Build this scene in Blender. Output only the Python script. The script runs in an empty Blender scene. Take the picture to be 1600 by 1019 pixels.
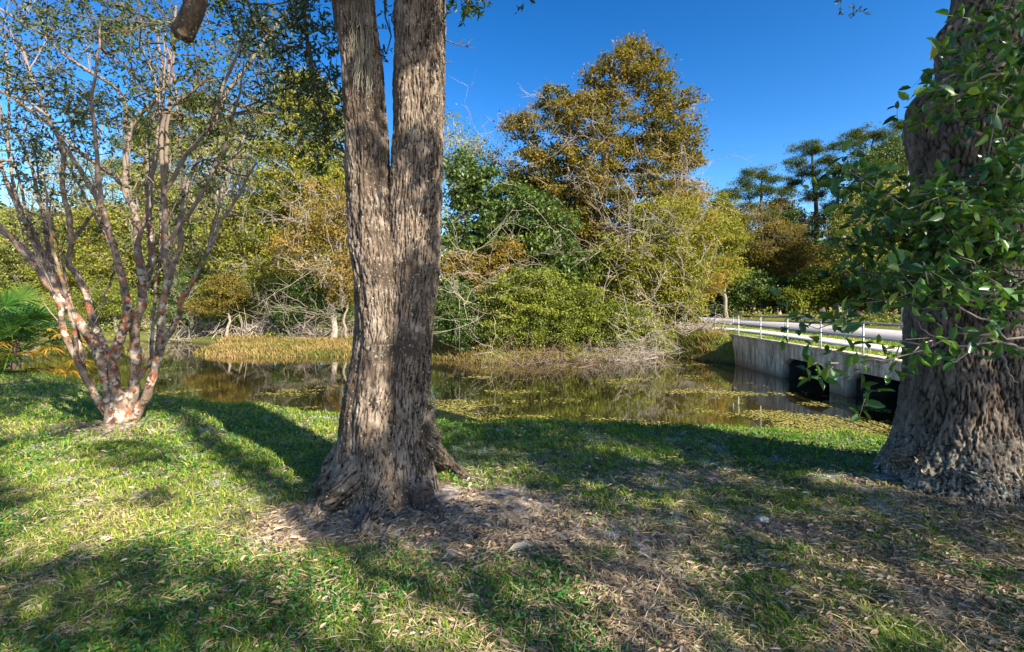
import bpy, math, random
import numpy as np
from math import radians, sin, cos, pi

# ------------------------------------------------------------------ camera, sky, sun
F = 760.0            # focal length in photo pixels (photo is 1600 x 1019)
HOR = 470.0          # horizon row
EYE = 1.6
SC = bpy.context.scene
COL = SC.collection
cam = bpy.data.cameras.new("camera")
cam.sensor_width = 36.0
cam.lens = 36.0 * F / 1600.0
cam.shift_y = (HOR - 509.5) / 1600.0
cam.clip_start = 0.05
cam.clip_end = 2000
cam_o = bpy.data.objects.new("camera", cam)
cam_o.location = (0, 0, EYE)
cam_o.rotation_euler = (radians(90), 0, 0)
COL.objects.link(cam_o)
SC.camera = cam_o

SUN_EL = radians(36)
SUN_AZ = radians(135)      # compass-like: 0 = +Y, 90 = +X ; the sun stands behind right of the camera
SUN = np.array([sin(SUN_AZ) * cos(SUN_EL), cos(SUN_AZ) * cos(SUN_EL), sin(SUN_EL)])
world = bpy.data.worlds.new("World")
SC.world = world
world.use_nodes = True
wn = world.node_tree
sky = wn.nodes.new("ShaderNodeTexSky")
sky.sky_type = 'NISHITA'
sky.sun_disc = False
sky.sun_elevation = SUN_EL
sky.sun_rotation = SUN_AZ
sky.altitude = 0
sky.air_density = 1.0
sky.dust_density = 0.7
sky.ozone_density = 2.0
bg = wn.nodes["Background"]
hs = wn.nodes.new("ShaderNodeGamma")
hs.inputs['Gamma'].default_value = 1.5
wn.links.new(sky.outputs[0], hs.inputs['Color'])
h2 = wn.nodes.new("ShaderNodeHueSaturation")
h2.inputs['Saturation'].default_value = 1.2
wn.links.new(hs.outputs[0], h2.inputs['Color'])
wn.links.new(h2.outputs[0], bg.inputs[0])
bg.inputs[1].default_value = 0.040
sl = bpy.data.lights.new("sun", 'SUN')
sl.energy = 5.0
sl.angle = radians(0.5)
sl.color = (1.0, 0.90, 0.74)
so = bpy.data.objects.new("sun", sl)
so.rotation_euler = (radians(90) - SUN_EL, 0, pi - SUN_AZ)
so.location = (10, -10, 20)
COL.objects.link(so)
SC.view_settings.view_transform = 'Standard'
SC.view_settings.look = 'None'
SC.view_settings.exposure = 1.62
SC.view_settings.gamma = 1.0
SC.cycles.max_bounces = 6
SC.cycles.transparent_max_bounces = 8

rng = np.random.default_rng(7)
random.seed(7)

def W(px, py, D):
    return np.array([(px - 800.0) / F * D, D, EYE - (py - HOR) / F * D])

def to_px(p):
    p = np.asarray(p, float)
    y = np.maximum(p[..., 1], 1e-3)
    return 800 + F * p[..., 0] / y, HOR - F * (p[..., 2] - EYE) / y

def in_frame(p, m=25):
    p = np.asarray(p, float)
    px, py = to_px(p)
    return (p[..., 1] > 0.15) & (px > -m) & (px < 1600 + m) & (py > -m) & (py < 1019 + m)

# ------------------------------------------------------------------ noise
_perm = np.random.default_rng(3).permutation(256)
_perm = np.concatenate([_perm, _perm, _perm])
_grad = np.random.default_rng(4).normal(size=(256, 3))
_grad /= np.linalg.norm(_grad, axis=1)[:, None]
def perlin(x, y, z=0.0):
    x, y, z = np.broadcast_arrays(np.asarray(x, float), np.asarray(y, float), np.asarray(z, float))
    xi, yi, zi = np.floor(x).astype(int), np.floor(y).astype(int), np.floor(z).astype(int)
    xf, yf, zf = x - xi, y - yi, z - zi
    f = lambda t: t * t * t * (t * (t * 6 - 15) + 10)
    u, v, w = f(xf), f(yf), f(zf)
    out = 0
    for dx in (0, 1):
        for dy in (0, 1):
            for dz in (0, 1):
                h = _perm[_perm[_perm[(xi + dx) & 255] + ((yi + dy) & 255)] + ((zi + dz) & 255)]
                g = _grad[h]
                d = g[..., 0] * (xf - dx) + g[..., 1] * (yf - dy) + g[..., 2] * (zf - dz)
                out = out + d * (u if dx else 1 - u) * (v if dy else 1 - v) * (w if dz else 1 - w)
    return out * 1.6
def fbm(x, y, z=0.0, o=4):
    s, a, k = 0, 1.0, 1.0
    for i in range(o):
        s = s + a * perlin(np.asarray(x) * k + 13.7 * i, np.asarray(y) * k - 7.1 * i, np.asarray(z) * k + 3.3 * i)
        a *= 0.5; k *= 2.03
    return s
def voro(u, v):
    """F1, F2 and a cell value of jittered cells on a plane"""
    ui, vi = np.floor(u).astype(int), np.floor(v).astype(int)
    f1 = np.full(u.shape, 9.0); f2 = np.full(u.shape, 9.0); cv = np.zeros(u.shape)
    for dx in (-1, 0, 1):
        for dy in (-1, 0, 1):
            a, b = ui + dx, vi + dy
            h = _perm[_perm[a & 255] + (b & 255)]
            h2 = _perm[h + 57]
            d = np.hypot(a + h / 256.0 - u, b + h2 / 256.0 - v)
            near = d < f1
            f2 = np.where(near, f1, np.minimum(f2, d))
            cv = np.where(near, h2 / 256.0, cv)
            f1 = np.where(near, d, f1)
    return f1, f2, cv
def sstep(a, b, x):
    t = np.clip((x - a) / (b - a), 0, 1)
    return t * t * (3 - 2 * t)

# ------------------------------------------------------------------ object helpers
def tag(o, label=None, cat=None, group=None, kind=None):
    if label: o['label'] = label
    if cat: o['category'] = cat
    if group: o['group'] = group
    if kind: o['kind'] = kind
    return o

def empty(name, loc, label, cat, group=None):
    o = bpy.data.objects.new(name, None)
    o.location = tuple(float(v) for v in loc)
    o.empty_display_size = 0.3
    COL.objects.link(o)
    return tag(o, label, cat, group)

class MB:
    """collects geometry for ONE mesh object (tris and quads)"""
    def __init__(s):
        s.v = []; s.q = []; s.t = []; s.n = 0; s.qt = []; s.tt = []
    def add(s, v, quads=None, tris=None, qtint=None, ttint=None):
        v = np.asarray(v, float).reshape(-1, 3)
        if quads is not None and len(quads):
            q = np.asarray(quads, int).reshape(-1, 4) + s.n
            s.q.append(q)
            s.qt.append(np.broadcast_to(np.asarray(0.5 if qtint is None else qtint, float), (len(q),)))
        if tris is not None and len(tris):
            t = np.asarray(tris, int).reshape(-1, 3) + s.n
            s.t.append(t)
            s.tt.append(np.broadcast_to(np.asarray(0.5 if ttint is None else ttint, float), (len(t),)))
        s.v.append(v); s.n += len(v)
        return s
    def box(s, x0, x1, y0, y1, z0, z1):
        v = [(x, y, z) for x in (x0, x1) for y in (y0, y1) for z in (z0, z1)]
        return s.add(v, [(0, 1, 3, 2), (4, 6, 7, 5), (0, 4, 5, 1), (2, 3, 7, 6), (0, 2, 6, 4), (1, 5, 7, 3)])
    def build(s, name, mat, parent=None, smooth=False, origin=None):
        V = np.concatenate(s.v) if s.v else np.zeros((0, 3))
        q = np.concatenate(s.q) if s.q else np.zeros((0, 4), int)
        t = np.concatenate(s.t) if s.t else np.zeros((0, 3), int)
        tint = np.concatenate(s.qt + s.tt) if (s.qt or s.tt) else np.zeros(0)
        par_loc = np.array(parent.location) if parent is not None else np.zeros(3)
        if parent is not None and parent.parent is not None:
            par_loc = par_loc + np.array(parent.parent.location)
        org = par_loc if origin is None else np.asarray(origin, float)
        V = V - org
        me = bpy.data.meshes.new(name)
        me.vertices.add(len(V)); me.vertices.foreach_set('co', V.astype(np.float32).ravel())
        nl = len(q) * 4 + len(t) * 3
        me.loops.add(nl)
        me.loops.foreach_set('vertex_index', np.concatenate([q.ravel(), t.ravel()]).astype(np.int32))
        me.polygons.add(len(q) + len(t))
        st = np.concatenate([np.arange(len(q)) * 4, len(q) * 4 + np.arange(len(t)) * 3]).astype(np.int32)
        me.polygons.foreach_set('loop_start', st)
        if smooth:
            me.polygons.foreach_set('use_smooth', np.ones(len(q) + len(t), bool))
        at = me.attributes.new('tint', 'FLOAT', 'FACE')
        at.data.foreach_set('value', tint.astype(np.float32))
        me.update(calc_edges=True)
        if mat: me.materials.append(mat)
        o = bpy.data.objects.new(name, me)
        COL.objects.link(o)
        if parent is not None:
            o.parent = parent
            o.location = tuple(org - par_loc)
        else:
            o.location = tuple(org)
        return o

def tube_path(mb, pts, rad, sides=6, tint=0.5, cap=True):
    pts = np.asarray(pts, float); rad = np.asarray(rad, float)
    n = len(pts)
    if n < 2: return
    tan = np.gradient(pts, axis=0)
    tan /= np.linalg.norm(tan, axis=1)[:, None] + 1e-9
    m = tan.mean(0)
    up = np.array([0, 0, 1.0]) if abs(m[2]) < 0.75 * np.linalg.norm(m) else np.array([1.0, 0, 0])
    a = np.cross(tan, up); a /= np.linalg.norm(a, axis=1)[:, None] + 1e-9
    b = np.cross(tan, a)
    th = np.linspace(0, 2 * pi, sides, endpoint=False)
    ring = a[:, None, :] * np.cos(th)[None, :, None] + b[:, None, :] * np.sin(th)[None, :, None]
    v = pts[:, None, :] + ring * rad[:, None, None]
    i = np.arange(n - 1)[:, None]; j = np.arange(sides)[None, :]; k = (j + 1) % sides
    q = np.stack([i * sides + j, (i + 1) * sides + j, (i + 1) * sides + k, i * sides + k], -1).reshape(-1, 4)
    mb.add(v, q, qtint=tint)
    if cap:
        base = mb.n - n * sides
        t = [((n - 1) * sides, (n - 1) * sides + jj + 1, (n - 1) * sides + jj) for jj in range(1, sides - 1)]
        mb.t.append(np.array(t) + base); mb.tt.append(np.full(len(t), tint))

def smooth_path(pts, n):
    """Catmull-Rom through pts"""
    p = np.asarray(pts, float)
    P = np.concatenate([[2 * p[0] - p[1]], p, [2 * p[-1] - p[-2]]])
    m = len(p) - 1
    t = np.linspace(0, m - 1e-6, n)
    i = t.astype(int); f = (t - i)[:, None]
    a, b, c, d = P[i], P[i + 1], P[i + 2], P[i + 3]
    return 0.5 * (2 * b + (c - a) * f + (2 * a - 5 * b + 4 * c - d) * f ** 2 + (3 * b - a - 3 * c + d) * f ** 3)

def unit(v):
    return v / (np.linalg.norm(v, axis=-1, keepdims=True) + 1e-9)

def rand_dirs(n, r=rng):
    return unit(r.normal(size=(n, 3)))

def leaves(mb, pos, dirs, size, width=0.45, tint=None, shape='far', fold=0.25, r=rng, nrm_up=0.0):
    """leaf blades at pos pointing along dirs; far = one rhombus, near = six-point oval folded at the midrib"""
    n = len(pos)
    if n == 0: return
    size = np.broadcast_to(np.asarray(size, float), (n,))[:, None]
    side = unit(np.cross(dirs, rand_dirs(n, r) + np.array([0, 0, nrm_up])))
    nm = unit(np.cross(side, dirs))
    if tint is None: tint = r.random(n)
    w = width * size * 0.5
    if shape == 'far':
        v = np.stack([pos, pos + dirs * size * .5 + side * w + nm * size * .06, pos + dirs * size,
                      pos + dirs * size * .5 - side * w + nm * size * .06], 1)
        q = np.arange(n)[:, None] * 4 + np.array([[0, 1, 2, 3]])
        mb.add(v, q, qtint=tint)
    else:
        up = nm * size * fold * width
        v = np.stack([pos, pos + dirs * size * .30 + side * w * .85 + up * .8, pos + dirs * size * .68 + side * w * .8 + up * .6,
                      pos + dirs * size - nm * size * .1, pos + dirs * size * .68 - side * w * .8 + up * .6,
                      pos + dirs * size * .30 - side * w * .85 + up * .8], 1)
        base = np.arange(n)[:, None] * 6
        q = np.concatenate([base + np.array([[0, 1, 2, 3]]), base + np.array([[0, 3, 4, 5]])])
        mb.add(v, q, qtint=np.concatenate([tint, tint]))

def grow(trunk, trunk_r, att, seg=0.5, alpha=0.35, tip_r=0.012, expo=0.42, jit=0.12, up=0.15, r=rng, rmax=None):
    """joins every attractor point to the nearest branch; returns branch chains [(pts, radii)] without the trunk"""
    nodes = [tuple(p) for p in trunk]; par = [i - 1 for i in range(len(trunk))]
    plen = [0.0]
    for i in range(1, len(trunk)): plen.append(plen[-1] + float(np.linalg.norm(trunk[i] - trunk[i - 1])))
    nt = len(trunk)
    P = np.zeros((nt + len(att) * 60, 3)); P[:nt] = trunk
    L = np.zeros(len(P)); L[:nt] = plen
    n = nt
    order = np.argsort(np.min(np.linalg.norm(att[:, None, :] - trunk[None, :, :], axis=2), axis=1))
    tips = []
    for ai in order:
        a = att[ai]
        d = np.linalg.norm(P[:n] - a, axis=1)
        cost = d + alpha * L[:n] + np.maximum(0, P[:n, 2] - a[2]) * 0.5
        j = int(np.argmin(cost))
        dist = d[j]; k = max(1, int(dist / seg))
        k = min(k, 50)
        p0 = P[j]; off = np.zeros(3)
        for s in range(1, k + 1):
            t = s / k
            off = off * .6 + r.normal(size=3) * jit * seg
            q = p0 * (1 - t) + a * t
            q = q + np.array([0, 0, up * dist * sin(pi * t) * .5]) + (off if s < k else 0)
            P[n] = q; L[n] = L[j] + dist * t
            par.append(j if s == 1 else n - 1)
            n += 1
            if n >= len(P) - 2: break
        tips.append(n - 1)
        if n >= len(P) - 60: break
    par = np.array(par)
    cnt = np.zeros(n)
    for t in tips: cnt[t] += 1
    for i in range(n - 1, 0, -1):
        if par[i] >= 0: cnt[par[i]] += cnt[i]
    rad = tip_r * np.maximum(cnt, 1) ** expo
    if rmax: rad = np.minimum(rad, rmax)
    ch = [[] for _ in range(n)]
    for i in range(nt, n): ch[par[i]].append(i)
    chains = []
    stack = []
    for i in range(nt):
        for c in ch[i]: stack.append((i, c, min(trunk_r[i] * .8, rad[c] * 1.3)))
    while stack:
        p, c, r0 = stack.pop()
        pts = [P[p], P[c]]; rr = [max(r0, rad[c]) if p < nt else min(rad[p], rad[c] * 1.25), rad[c]]
        cur = c
        while ch[cur]:
            kids = sorted(ch[cur], key=lambda q: -cnt[q])
            for q in kids[1:]: stack.append((cur, q, rad[q]))
            cur = kids[0]
            pts.append(P[cur]); rr.append(rad[cur])
        rr[-1] *= .5
        chains.append((np.array(pts), np.array(rr)))
    return chains

# ------------------------------------------------------------------ materials
def new_mat(name):
    m = bpy.data.materials.new(name); m.use_nodes = True
    nt = m.node_tree; nt.nodes.clear()
    out = nt.nodes.new('ShaderNodeOutputMaterial')
    return m, nt, out
def N(nt, typ, **kw):
    n = nt.nodes.new(typ)
    for k, v in kw.items():
        if k in n.inputs.keys(): n.inputs[k].default_value = v
        else: setattr(n, k, v)
    return n
def ramp(nt, stops, fac=None, interp='LINEAR'):
    r_ = nt.nodes.new('ShaderNodeValToRGB')
    e = r_.color_ramp.elements
    while len(e) > 1: e.remove(e[-1])
    e[0].position = stops[0][0]; e[0].color = (*stops[0][1], 1)
    for p, c in stops[1:]:
        x = e.new(p); x.color = (*c, 1)
    r_.color_ramp.interpolation = interp
    if fac is not None: nt.links.new(fac, r_.inputs[0])
    return r_

def leaf_mat(name, cols, trans=0.35, gloss=0.0, rough=0.5):
    """leaf colours spread over the per-leaf tint"""
    m, nt, out = new_mat(name)
    a = N(nt, 'ShaderNodeAttribute', attribute_name='tint')
    st = [(i / max(1, len(cols) - 1), c) for i, c in enumerate(cols)]
    cr = ramp(nt, st, a.outputs['Fac'])
    d = N(nt, 'ShaderNodeBsdfPrincipled'); d.inputs['Roughness'].default_value = rough
    d.inputs['Specular IOR Level'].default_value = gloss
    nt.links.new(cr.outputs[0], d.inputs['Base Color'])
    t = N(nt, 'ShaderNodeBsdfTranslucent')
    g = N(nt, 'ShaderNodeMixRGB', blend_type='MULTIPLY'); g.inputs[0].default_value = 1
    g.inputs[2].default_value = (1.25, 1.2, 0.55, 1)
    nt.links.new(cr.outputs[0], g.inputs[1]); nt.links.new(g.outputs[0], t.inputs[0])
    mx = N(nt, 'ShaderNodeMixShader'); mx.inputs[0].default_value = trans
    nt.links.new(d.outputs[0], mx.inputs[1]); nt.links.new(t.outputs[0], mx.inputs[2])
    nt.links.new(mx.outputs[0], out.inputs[0])
    return m

def bark_mat(name, cols, scale=(14, 14, 3), bump=0.6, dist=0.02, patches=None, patch_scale=5.0, patch_lo=.58, rough=.95, lichen=None, lich_z=None, relief=None, upper=None, lich_s=26., lich_t=.56):
    m, nt, out = new_mat(name)
    tc = N(nt, 'ShaderNodeTexCoord')
    mp = N(nt, 'ShaderNodeMapping'); mp.inputs['Scale'].default_value = scale
    nt.links.new(tc.outputs['Object'], mp.inputs[0])
    n1 = N(nt, 'ShaderNodeTexNoise', Scale=1.0, Detail=8.0, Roughness=.7)
    nt.links.new(mp.outputs[0], n1.inputs['Vector'])
    st = [(0.28 + .44 * i / max(1, len(cols) - 1), c) for i, c in enumerate(cols)]
    cr = ramp(nt, st, n1.outputs['Fac'])
    col = cr.outputs[0]
    def mix_in(c, color, sc, lo, hi, mask=None, detail=5.0):
        n2 = N(nt, 'ShaderNodeTexNoise', Scale=sc, Detail=detail, Roughness=.6)
        nt.links.new(tc.outputs['Object'], n2.inputs['Vector'])
        r2 = ramp(nt, [(lo, (0, 0, 0)), (hi, (1, 1, 1))], n2.outputs['Fac'])
        f = r2.outputs[0]
        if mask is not None:
            mu = N(nt, 'ShaderNodeMath', operation='MULTIPLY'); nt.links.new(f, mu.inputs[0]); nt.links.new(mask, mu.inputs[1]); f = mu.outputs[0]
        x = N(nt, 'ShaderNodeMixRGB'); nt.links.new(f, x.inputs[0]); nt.links.new(c, x.inputs[1])
        x.inputs[2].default_value = (*color, 1)
        return x.outputs[0]
    if relief:  # brown furrow tone, darkened further as painted crevice shade
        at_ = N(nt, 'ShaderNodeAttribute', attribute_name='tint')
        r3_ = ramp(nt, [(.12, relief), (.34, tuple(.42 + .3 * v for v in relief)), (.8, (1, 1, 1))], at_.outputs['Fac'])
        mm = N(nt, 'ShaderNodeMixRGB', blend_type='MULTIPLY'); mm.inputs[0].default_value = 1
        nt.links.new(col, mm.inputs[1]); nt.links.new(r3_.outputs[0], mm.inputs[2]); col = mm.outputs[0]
    if patches:
        for k, c in enumerate(patches):
            col = mix_in(col, c, patch_scale * (1 + .6 * k), patch_lo, patch_lo + .07)
    if lichen:
        mask = None
        if lich_z:
            sp = N(nt, 'ShaderNodeSeparateXYZ'); nt.links.new(tc.outputs['Object'], sp.inputs[0])
            mr = N(nt, 'ShaderNodeMapRange'); nt.links.new(sp.outputs[2], mr.inputs[0])
            mr.inputs[1].default_value = lich_z[0]; mr.inputs[2].default_value = lich_z[1]
            mr.inputs[3].default_value = 1; mr.inputs[4].default_value = lich_z[2]
            mask = mr.outputs[0]
        col = mix_in(col, lichen, lich_s, lich_t, lich_t + .05, mask)
        col = mix_in(col, tuple(v * .8 for v in lichen), lich_s * 2.2, lich_t + .04, lich_t + .09, mask)
    if upper:
        sp2 = N(nt, 'ShaderNodeSeparateXYZ'); nt.links.new(tc.outputs['Object'], sp2.inputs[0])
        mr2 = N(nt, 'ShaderNodeMapRange'); nt.links.new(sp2.outputs[2], mr2.inputs[0])
        mr2.inputs[1].default_value = upper[1]; mr2.inputs[2].default_value = upper[2]
        x2 = N(nt, 'ShaderNodeMixRGB'); nt.links.new(mr2.outputs[0], x2.inputs[0]); nt.links.new(col, x2.inputs[1]); x2.inputs[2].default_value = (*upper[0], 1)
        col = x2.outputs[0]
    b = N(nt, 'ShaderNodeBsdfPrincipled'); b.inputs['Roughness'].default_value = rough
    b.inputs['Specular IOR Level'].default_value = .15
    nt.links.new(col, b.inputs['Base Color'])
    bp = N(nt, 'ShaderNodeBump', Strength=bump, Distance=dist)
    n3 = N(nt, 'ShaderNodeTexNoise', Scale=2.2, Detail=6.0, Roughness=.7)
    nt.links.new(mp.outputs[0], n3.inputs['Vector'])
    nt.links.new(n3.outputs['Fac'], bp.inputs['Height'])
    nt.links.new(bp.outputs[0], b.inputs['Normal'])
    nt.links.new(b.outputs[0], out.inputs[0])
    return m

def plain_mat(name, c1, c2, sc=6.0, rough=.9, bump=.3, dist=.01, spec=.2, metal=0.0, detail=8.0):
    m, nt, out = new_mat(name)
    tc = N(nt, 'ShaderNodeTexCoord')
    n1 = N(nt, 'ShaderNodeTexNoise', Scale=sc, Detail=detail, Roughness=.65)
    nt.links.new(tc.outputs['Object'], n1.inputs['Vector'])
    cr = ramp(nt, [(.35, c1), (.65, c2)], n1.outputs['Fac'])
    b = N(nt, 'ShaderNodeBsdfPrincipled'); b.inputs['Roughness'].default_value = rough
    b.inputs['Specular IOR Level'].default_value = spec; b.inputs['Metallic'].default_value = metal
    nt.links.new(cr.outputs[0], b.inputs['Base Color'])
    bp = N(nt, 'ShaderNodeBump', Strength=bump, Distance=dist)
    n3 = N(nt, 'ShaderNodeTexNoise', Scale=sc * 8, Detail=4.0)
    nt.links.new(tc.outputs['Object'], n3.inputs['Vector'])
    nt.links.new(n3.outputs['Fac'], bp.inputs['Height']); nt.links.new(bp.outputs[0], b.inputs['Normal'])
    nt.links.new(b.outputs[0], out.inputs[0])
    return m

M = {}
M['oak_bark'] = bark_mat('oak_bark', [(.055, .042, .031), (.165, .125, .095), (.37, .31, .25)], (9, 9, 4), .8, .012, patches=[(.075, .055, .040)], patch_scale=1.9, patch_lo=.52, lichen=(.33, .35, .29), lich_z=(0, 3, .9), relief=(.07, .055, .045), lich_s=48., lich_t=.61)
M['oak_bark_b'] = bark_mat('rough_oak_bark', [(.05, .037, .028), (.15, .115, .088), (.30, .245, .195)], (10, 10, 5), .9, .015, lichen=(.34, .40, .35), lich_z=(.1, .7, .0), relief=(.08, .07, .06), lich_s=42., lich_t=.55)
M['myrtle_bark'] = bark_mat('myrtle_bark', [(.07, .055, .042), (.19, .145, .11), (.36, .29, .225)], (16, 16, 7), .5, .006,
                            patches=[(.46, .38, .30), (.24, .075, .032), (.07, .05, .038)], patch_scale=6.5, patch_lo=.52, rough=.8, upper=((.20, .155, .125), 1.5, 3.2))
M['twig_grey'] = bark_mat('grey_twig', [(.13, .105, .085), (.33, .28, .23)], (6, 6, 6), .3, .01)
M['twig_brown'] = bark_mat('brown_twig', [(.07, .05, .035), (.17, .12, .09)], (6, 6, 6), .3, .01)
M['twig_pale'] = bark_mat('pale_twig', [(.20, .16, .13), (.38, .33, .27)], (6, 6, 6), .3, .01)
M['pine_bark'] = bark_mat('pine_bark', [(.035, .025, .018), (.11, .08, .06)], (3, 3, 1), .5, .05)
M['cyp_bark'] = bark_mat('cypress_bark', [(.10, .07, .055), (.25, .19, .15)], (5, 5, 1), .5, .04)

def G(*c): return list(c)
M['leaf_oak'] = leaf_mat('oak_leaf', G((.012, .030, .008), (.030, .065, .014), (.060, .110, .020), (.14, .17, .035)), .3, .35, .4)
M['leaf_shrub'] = leaf_mat('broad_leaf', G((.02, .065, .018), (.04, .12, .025), (.08, .19, .03), (.14, .24, .04), (.33, .30, .05)), .28, .5, .32)
M['leaf_myrtle'] = leaf_mat('myrtle_leaf', G((.020, .045, .012), (.04, .085, .018), (.09, .13, .03), (.20, .14, .03)), .3, .25, .5)
M['leaf_cypress'] = leaf_mat('cypress_leaf', G((.03, .04, .010), (.085, .085, .018), (.17, .145, .03), (.24, .165, .04), (.11, .12, .025)), .35)
M['leaf_yellow'] = leaf_mat('yellowing_leaf', G((.04, .065, .014), (.12, .15, .025), (.24, .25, .04), (.31, .27, .06), (.07, .10, .02)), .4)
M['leaf_gold'] = leaf_mat('gold_leaf', G((.08, .09, .02), (.20, .17, .035), (.30, .21, .05), (.33, .16, .05)), .4)
M['leaf_dark'] = leaf_mat('evergreen_leaf', G((.018, .04, .010), (.04, .08, .015), (.085, .13, .022), (.15, .18, .03)), .25, .3, .45)
M['leaf_willow'] = leaf_mat('willow_leaf', G((.04, .06, .015), (.10, .13, .025), (.20, .23, .04), (.31, .32, .06)), .4)
M['leaf_pale'] = leaf_mat('pale_leaf', G((.06, .08, .025), (.15, .18, .045), (.28, .29, .08), (.36, .31, .12)), .4)
M['needle'] = leaf_mat('pine_needle', G((.02, .035, .008), (.045, .07, .014), (.09, .115, .022), (.15, .15, .03)), .2)
M['moss'] = leaf_mat('hanging_moss', G((.22, .22, .18), (.38, .37, .31)), .3)
M['palm'] = leaf_mat('palm_leaf', G((.02, .07, .02), (.05, .14, .025), (.14, .22, .03), (.42, .32, .03), (.50, .26, .03)), .3, .4, .4)
M['grass'] = leaf_mat('grass_blade', G((.035, .12, .016), (.09, .21, .022), (.20, .30, .03), (.38, .40, .06), (.56, .48, .22)), .35, .2, .6)
M['weed'] = leaf_mat('weed_leaf', G((.025, .095, .022), (.05, .16, .03), (.11, .25, .04)), .25, .35, .45)
M['straw'] = leaf_mat('dry_straw', G((.25, .18, .10), (.45, .35, .21), (.62, .52, .36)), .2)
M['litter'] = leaf_mat('dead_leaf', G((.08, .055, .04), (.20, .14, .10), (.34, .25, .18), (.52, .42, .33), (.50, .25, .09)), .15, .2, .6)
M['marsh'] = leaf_mat('marsh_blade', G((.10, .13, .03), (.21, .18, .055), (.33, .24, .09), (.38, .25, .13)), .35)
M['duckweed'] = leaf_mat('duckweed_leaf', G((.08, .09, .02), (.17, .17, .03), (.30, .27, .06), (.42, .34, .17)), .1)

# ------------------------------------------------------------------ ground shape
POND = np.array([(-40, 15.5), (-17, 14.6), (-12.5, 13.2), (-9, 11.3), (-6.3, 9.7), (-4.4, 8.8), (-2.6, 8.25), (-.9, 7.75), (.9, 7.55), (3, 7.35),
                 (4.8, 6.9), (6.6, 6.6), (8.35, 6.9), (8.35, 9.3), (10.6, 9.3), (10.6, 15.4), (8.35, 15.4), (8.35, 18.4),
                 (7.6, 19.3), (6.9, 20.6), (6.0, 20.9), (5.0, 19.9), (3.4, 19.2), (1.5, 18.9), (-1.2, 18.4), (-2.6, 19.6), (-4.5, 20.4), (-8, 20.6),
                 (-12, 20.2), (-14.5, 22), (-15, 25.5), (-19, 28), (-28, 29), (-40, 29)], float)
def pond_sdf(x, y):
    p = np.stack([np.asarray(x, float), np.asarray(y, float)], -1)
    sh = p.shape[:-1]; p = p.reshape(-1, 2)
    d = np.full(len(p), 1e9); ins = np.zeros(len(p), bool)
    m = len(POND)
    for i in range(m):
        a, b = POND[i], POND[(i + 1) % m]
        ab = b - a; t = np.clip(((p - a) @ ab) / (ab @ ab), 0, 1)
        d = np.minimum(d, np.hypot(*(p - a - t[:, None] * ab).T))
        c = ((a[1] > p[:, 1]) != (b[1] > p[:, 1]))
        with np.errstate(divide='ignore', invalid='ignore'):
            xi = (b[0] - a[0]) * (p[:, 1] - a[1]) / (b[1] - a[1] + 1e-12) + a[0]
        ins ^= c & (p[:, 0] < xi)
    return np.where(ins, -d, d).reshape(sh)
WATER = -0.80
def zg(x, y):
    x = np.asarray(x, float); y = np.asarray(y, float)
    s = pond_sdf(x, y)
    wob = fbm(x * .8, y * .8, 2.0, 3) * .25
    s = s + wob * np.clip(s, 0, 1)
    far = sstep(12, 17, y + .35 * x)
    near_t = .19 * sstep(6.5, 8.6, x) + .03 * fbm(x * .35, y * .35, 0, 3)
    left = -.62 + np.clip((y - 22) * .03, 0, .55)
    mid = -.25 + np.clip((y - 20) * .05, 0, .44)
    k1 = sstep(-5.5, -1.5, x); k2 = sstep(4.5, 7.5, x)
    far_t = (left * (1 - k1) + mid * k1) * (1 - k2) + .19 * k2 + .04 * fbm(x * .3, y * .3, 5, 2) * (1 - k2)
    T = near_t * (1 - far) + far_t * far
    wd = 1.35 * (1 - far) + .9 * far
    z = -.83 + (T + .83) * sstep(0, 1, np.clip(s, 0, None) / wd) ** .75
    z = np.where(s < 0, -.83 - np.clip(-s * .5, 0, .5), z)
    # ground heaves a little around the two big trunks
    for cx, cy, hh in ((-.85, 3.9, .06), (3.75, 4.1, .11), (-5.0, 6.2, .05)):
        z = z + hh * np.exp(-((x - cx) ** 2 + (y - cy) ** 2) / 1.1)
    micro = .012 * perlin(x * 5, y * 5, 1) + .006 * perlin(x * 14, y * 14, 1)
    return z + micro * np.where(np.abs(x) < 15, 1, 0) * (y < 13)

def axis(fine_lo, fine_hi, step, lo, hi, g=1.09):
    a = list(np.arange(fine_lo, fine_hi, step))
    s = step; v = a[-1]
    while v < hi: s *= g; v += s; a.append(v)
    s = step; v = fine_lo; b = []
    while v > lo: s *= g; v -= s; b.append(v)
    return np.array(b[::-1] + a)
xs = axis(-14, 9.0, .08, -500, 500); ys = axis(1.2, 12.5, .07, -60, 900, 1.035)
X, Y = np.meshgrid(xs, ys)
Z = zg(X, Y)
nx, ny = len(xs), len(ys)
ii, jj = np.meshgrid(np.arange(nx - 1), np.arange(ny - 1))
q = np.stack([jj * nx + ii, jj * nx + ii + 1, (jj + 1) * nx + ii + 1, (jj + 1) * nx + ii], -1).reshape(-1, 4)

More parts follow.
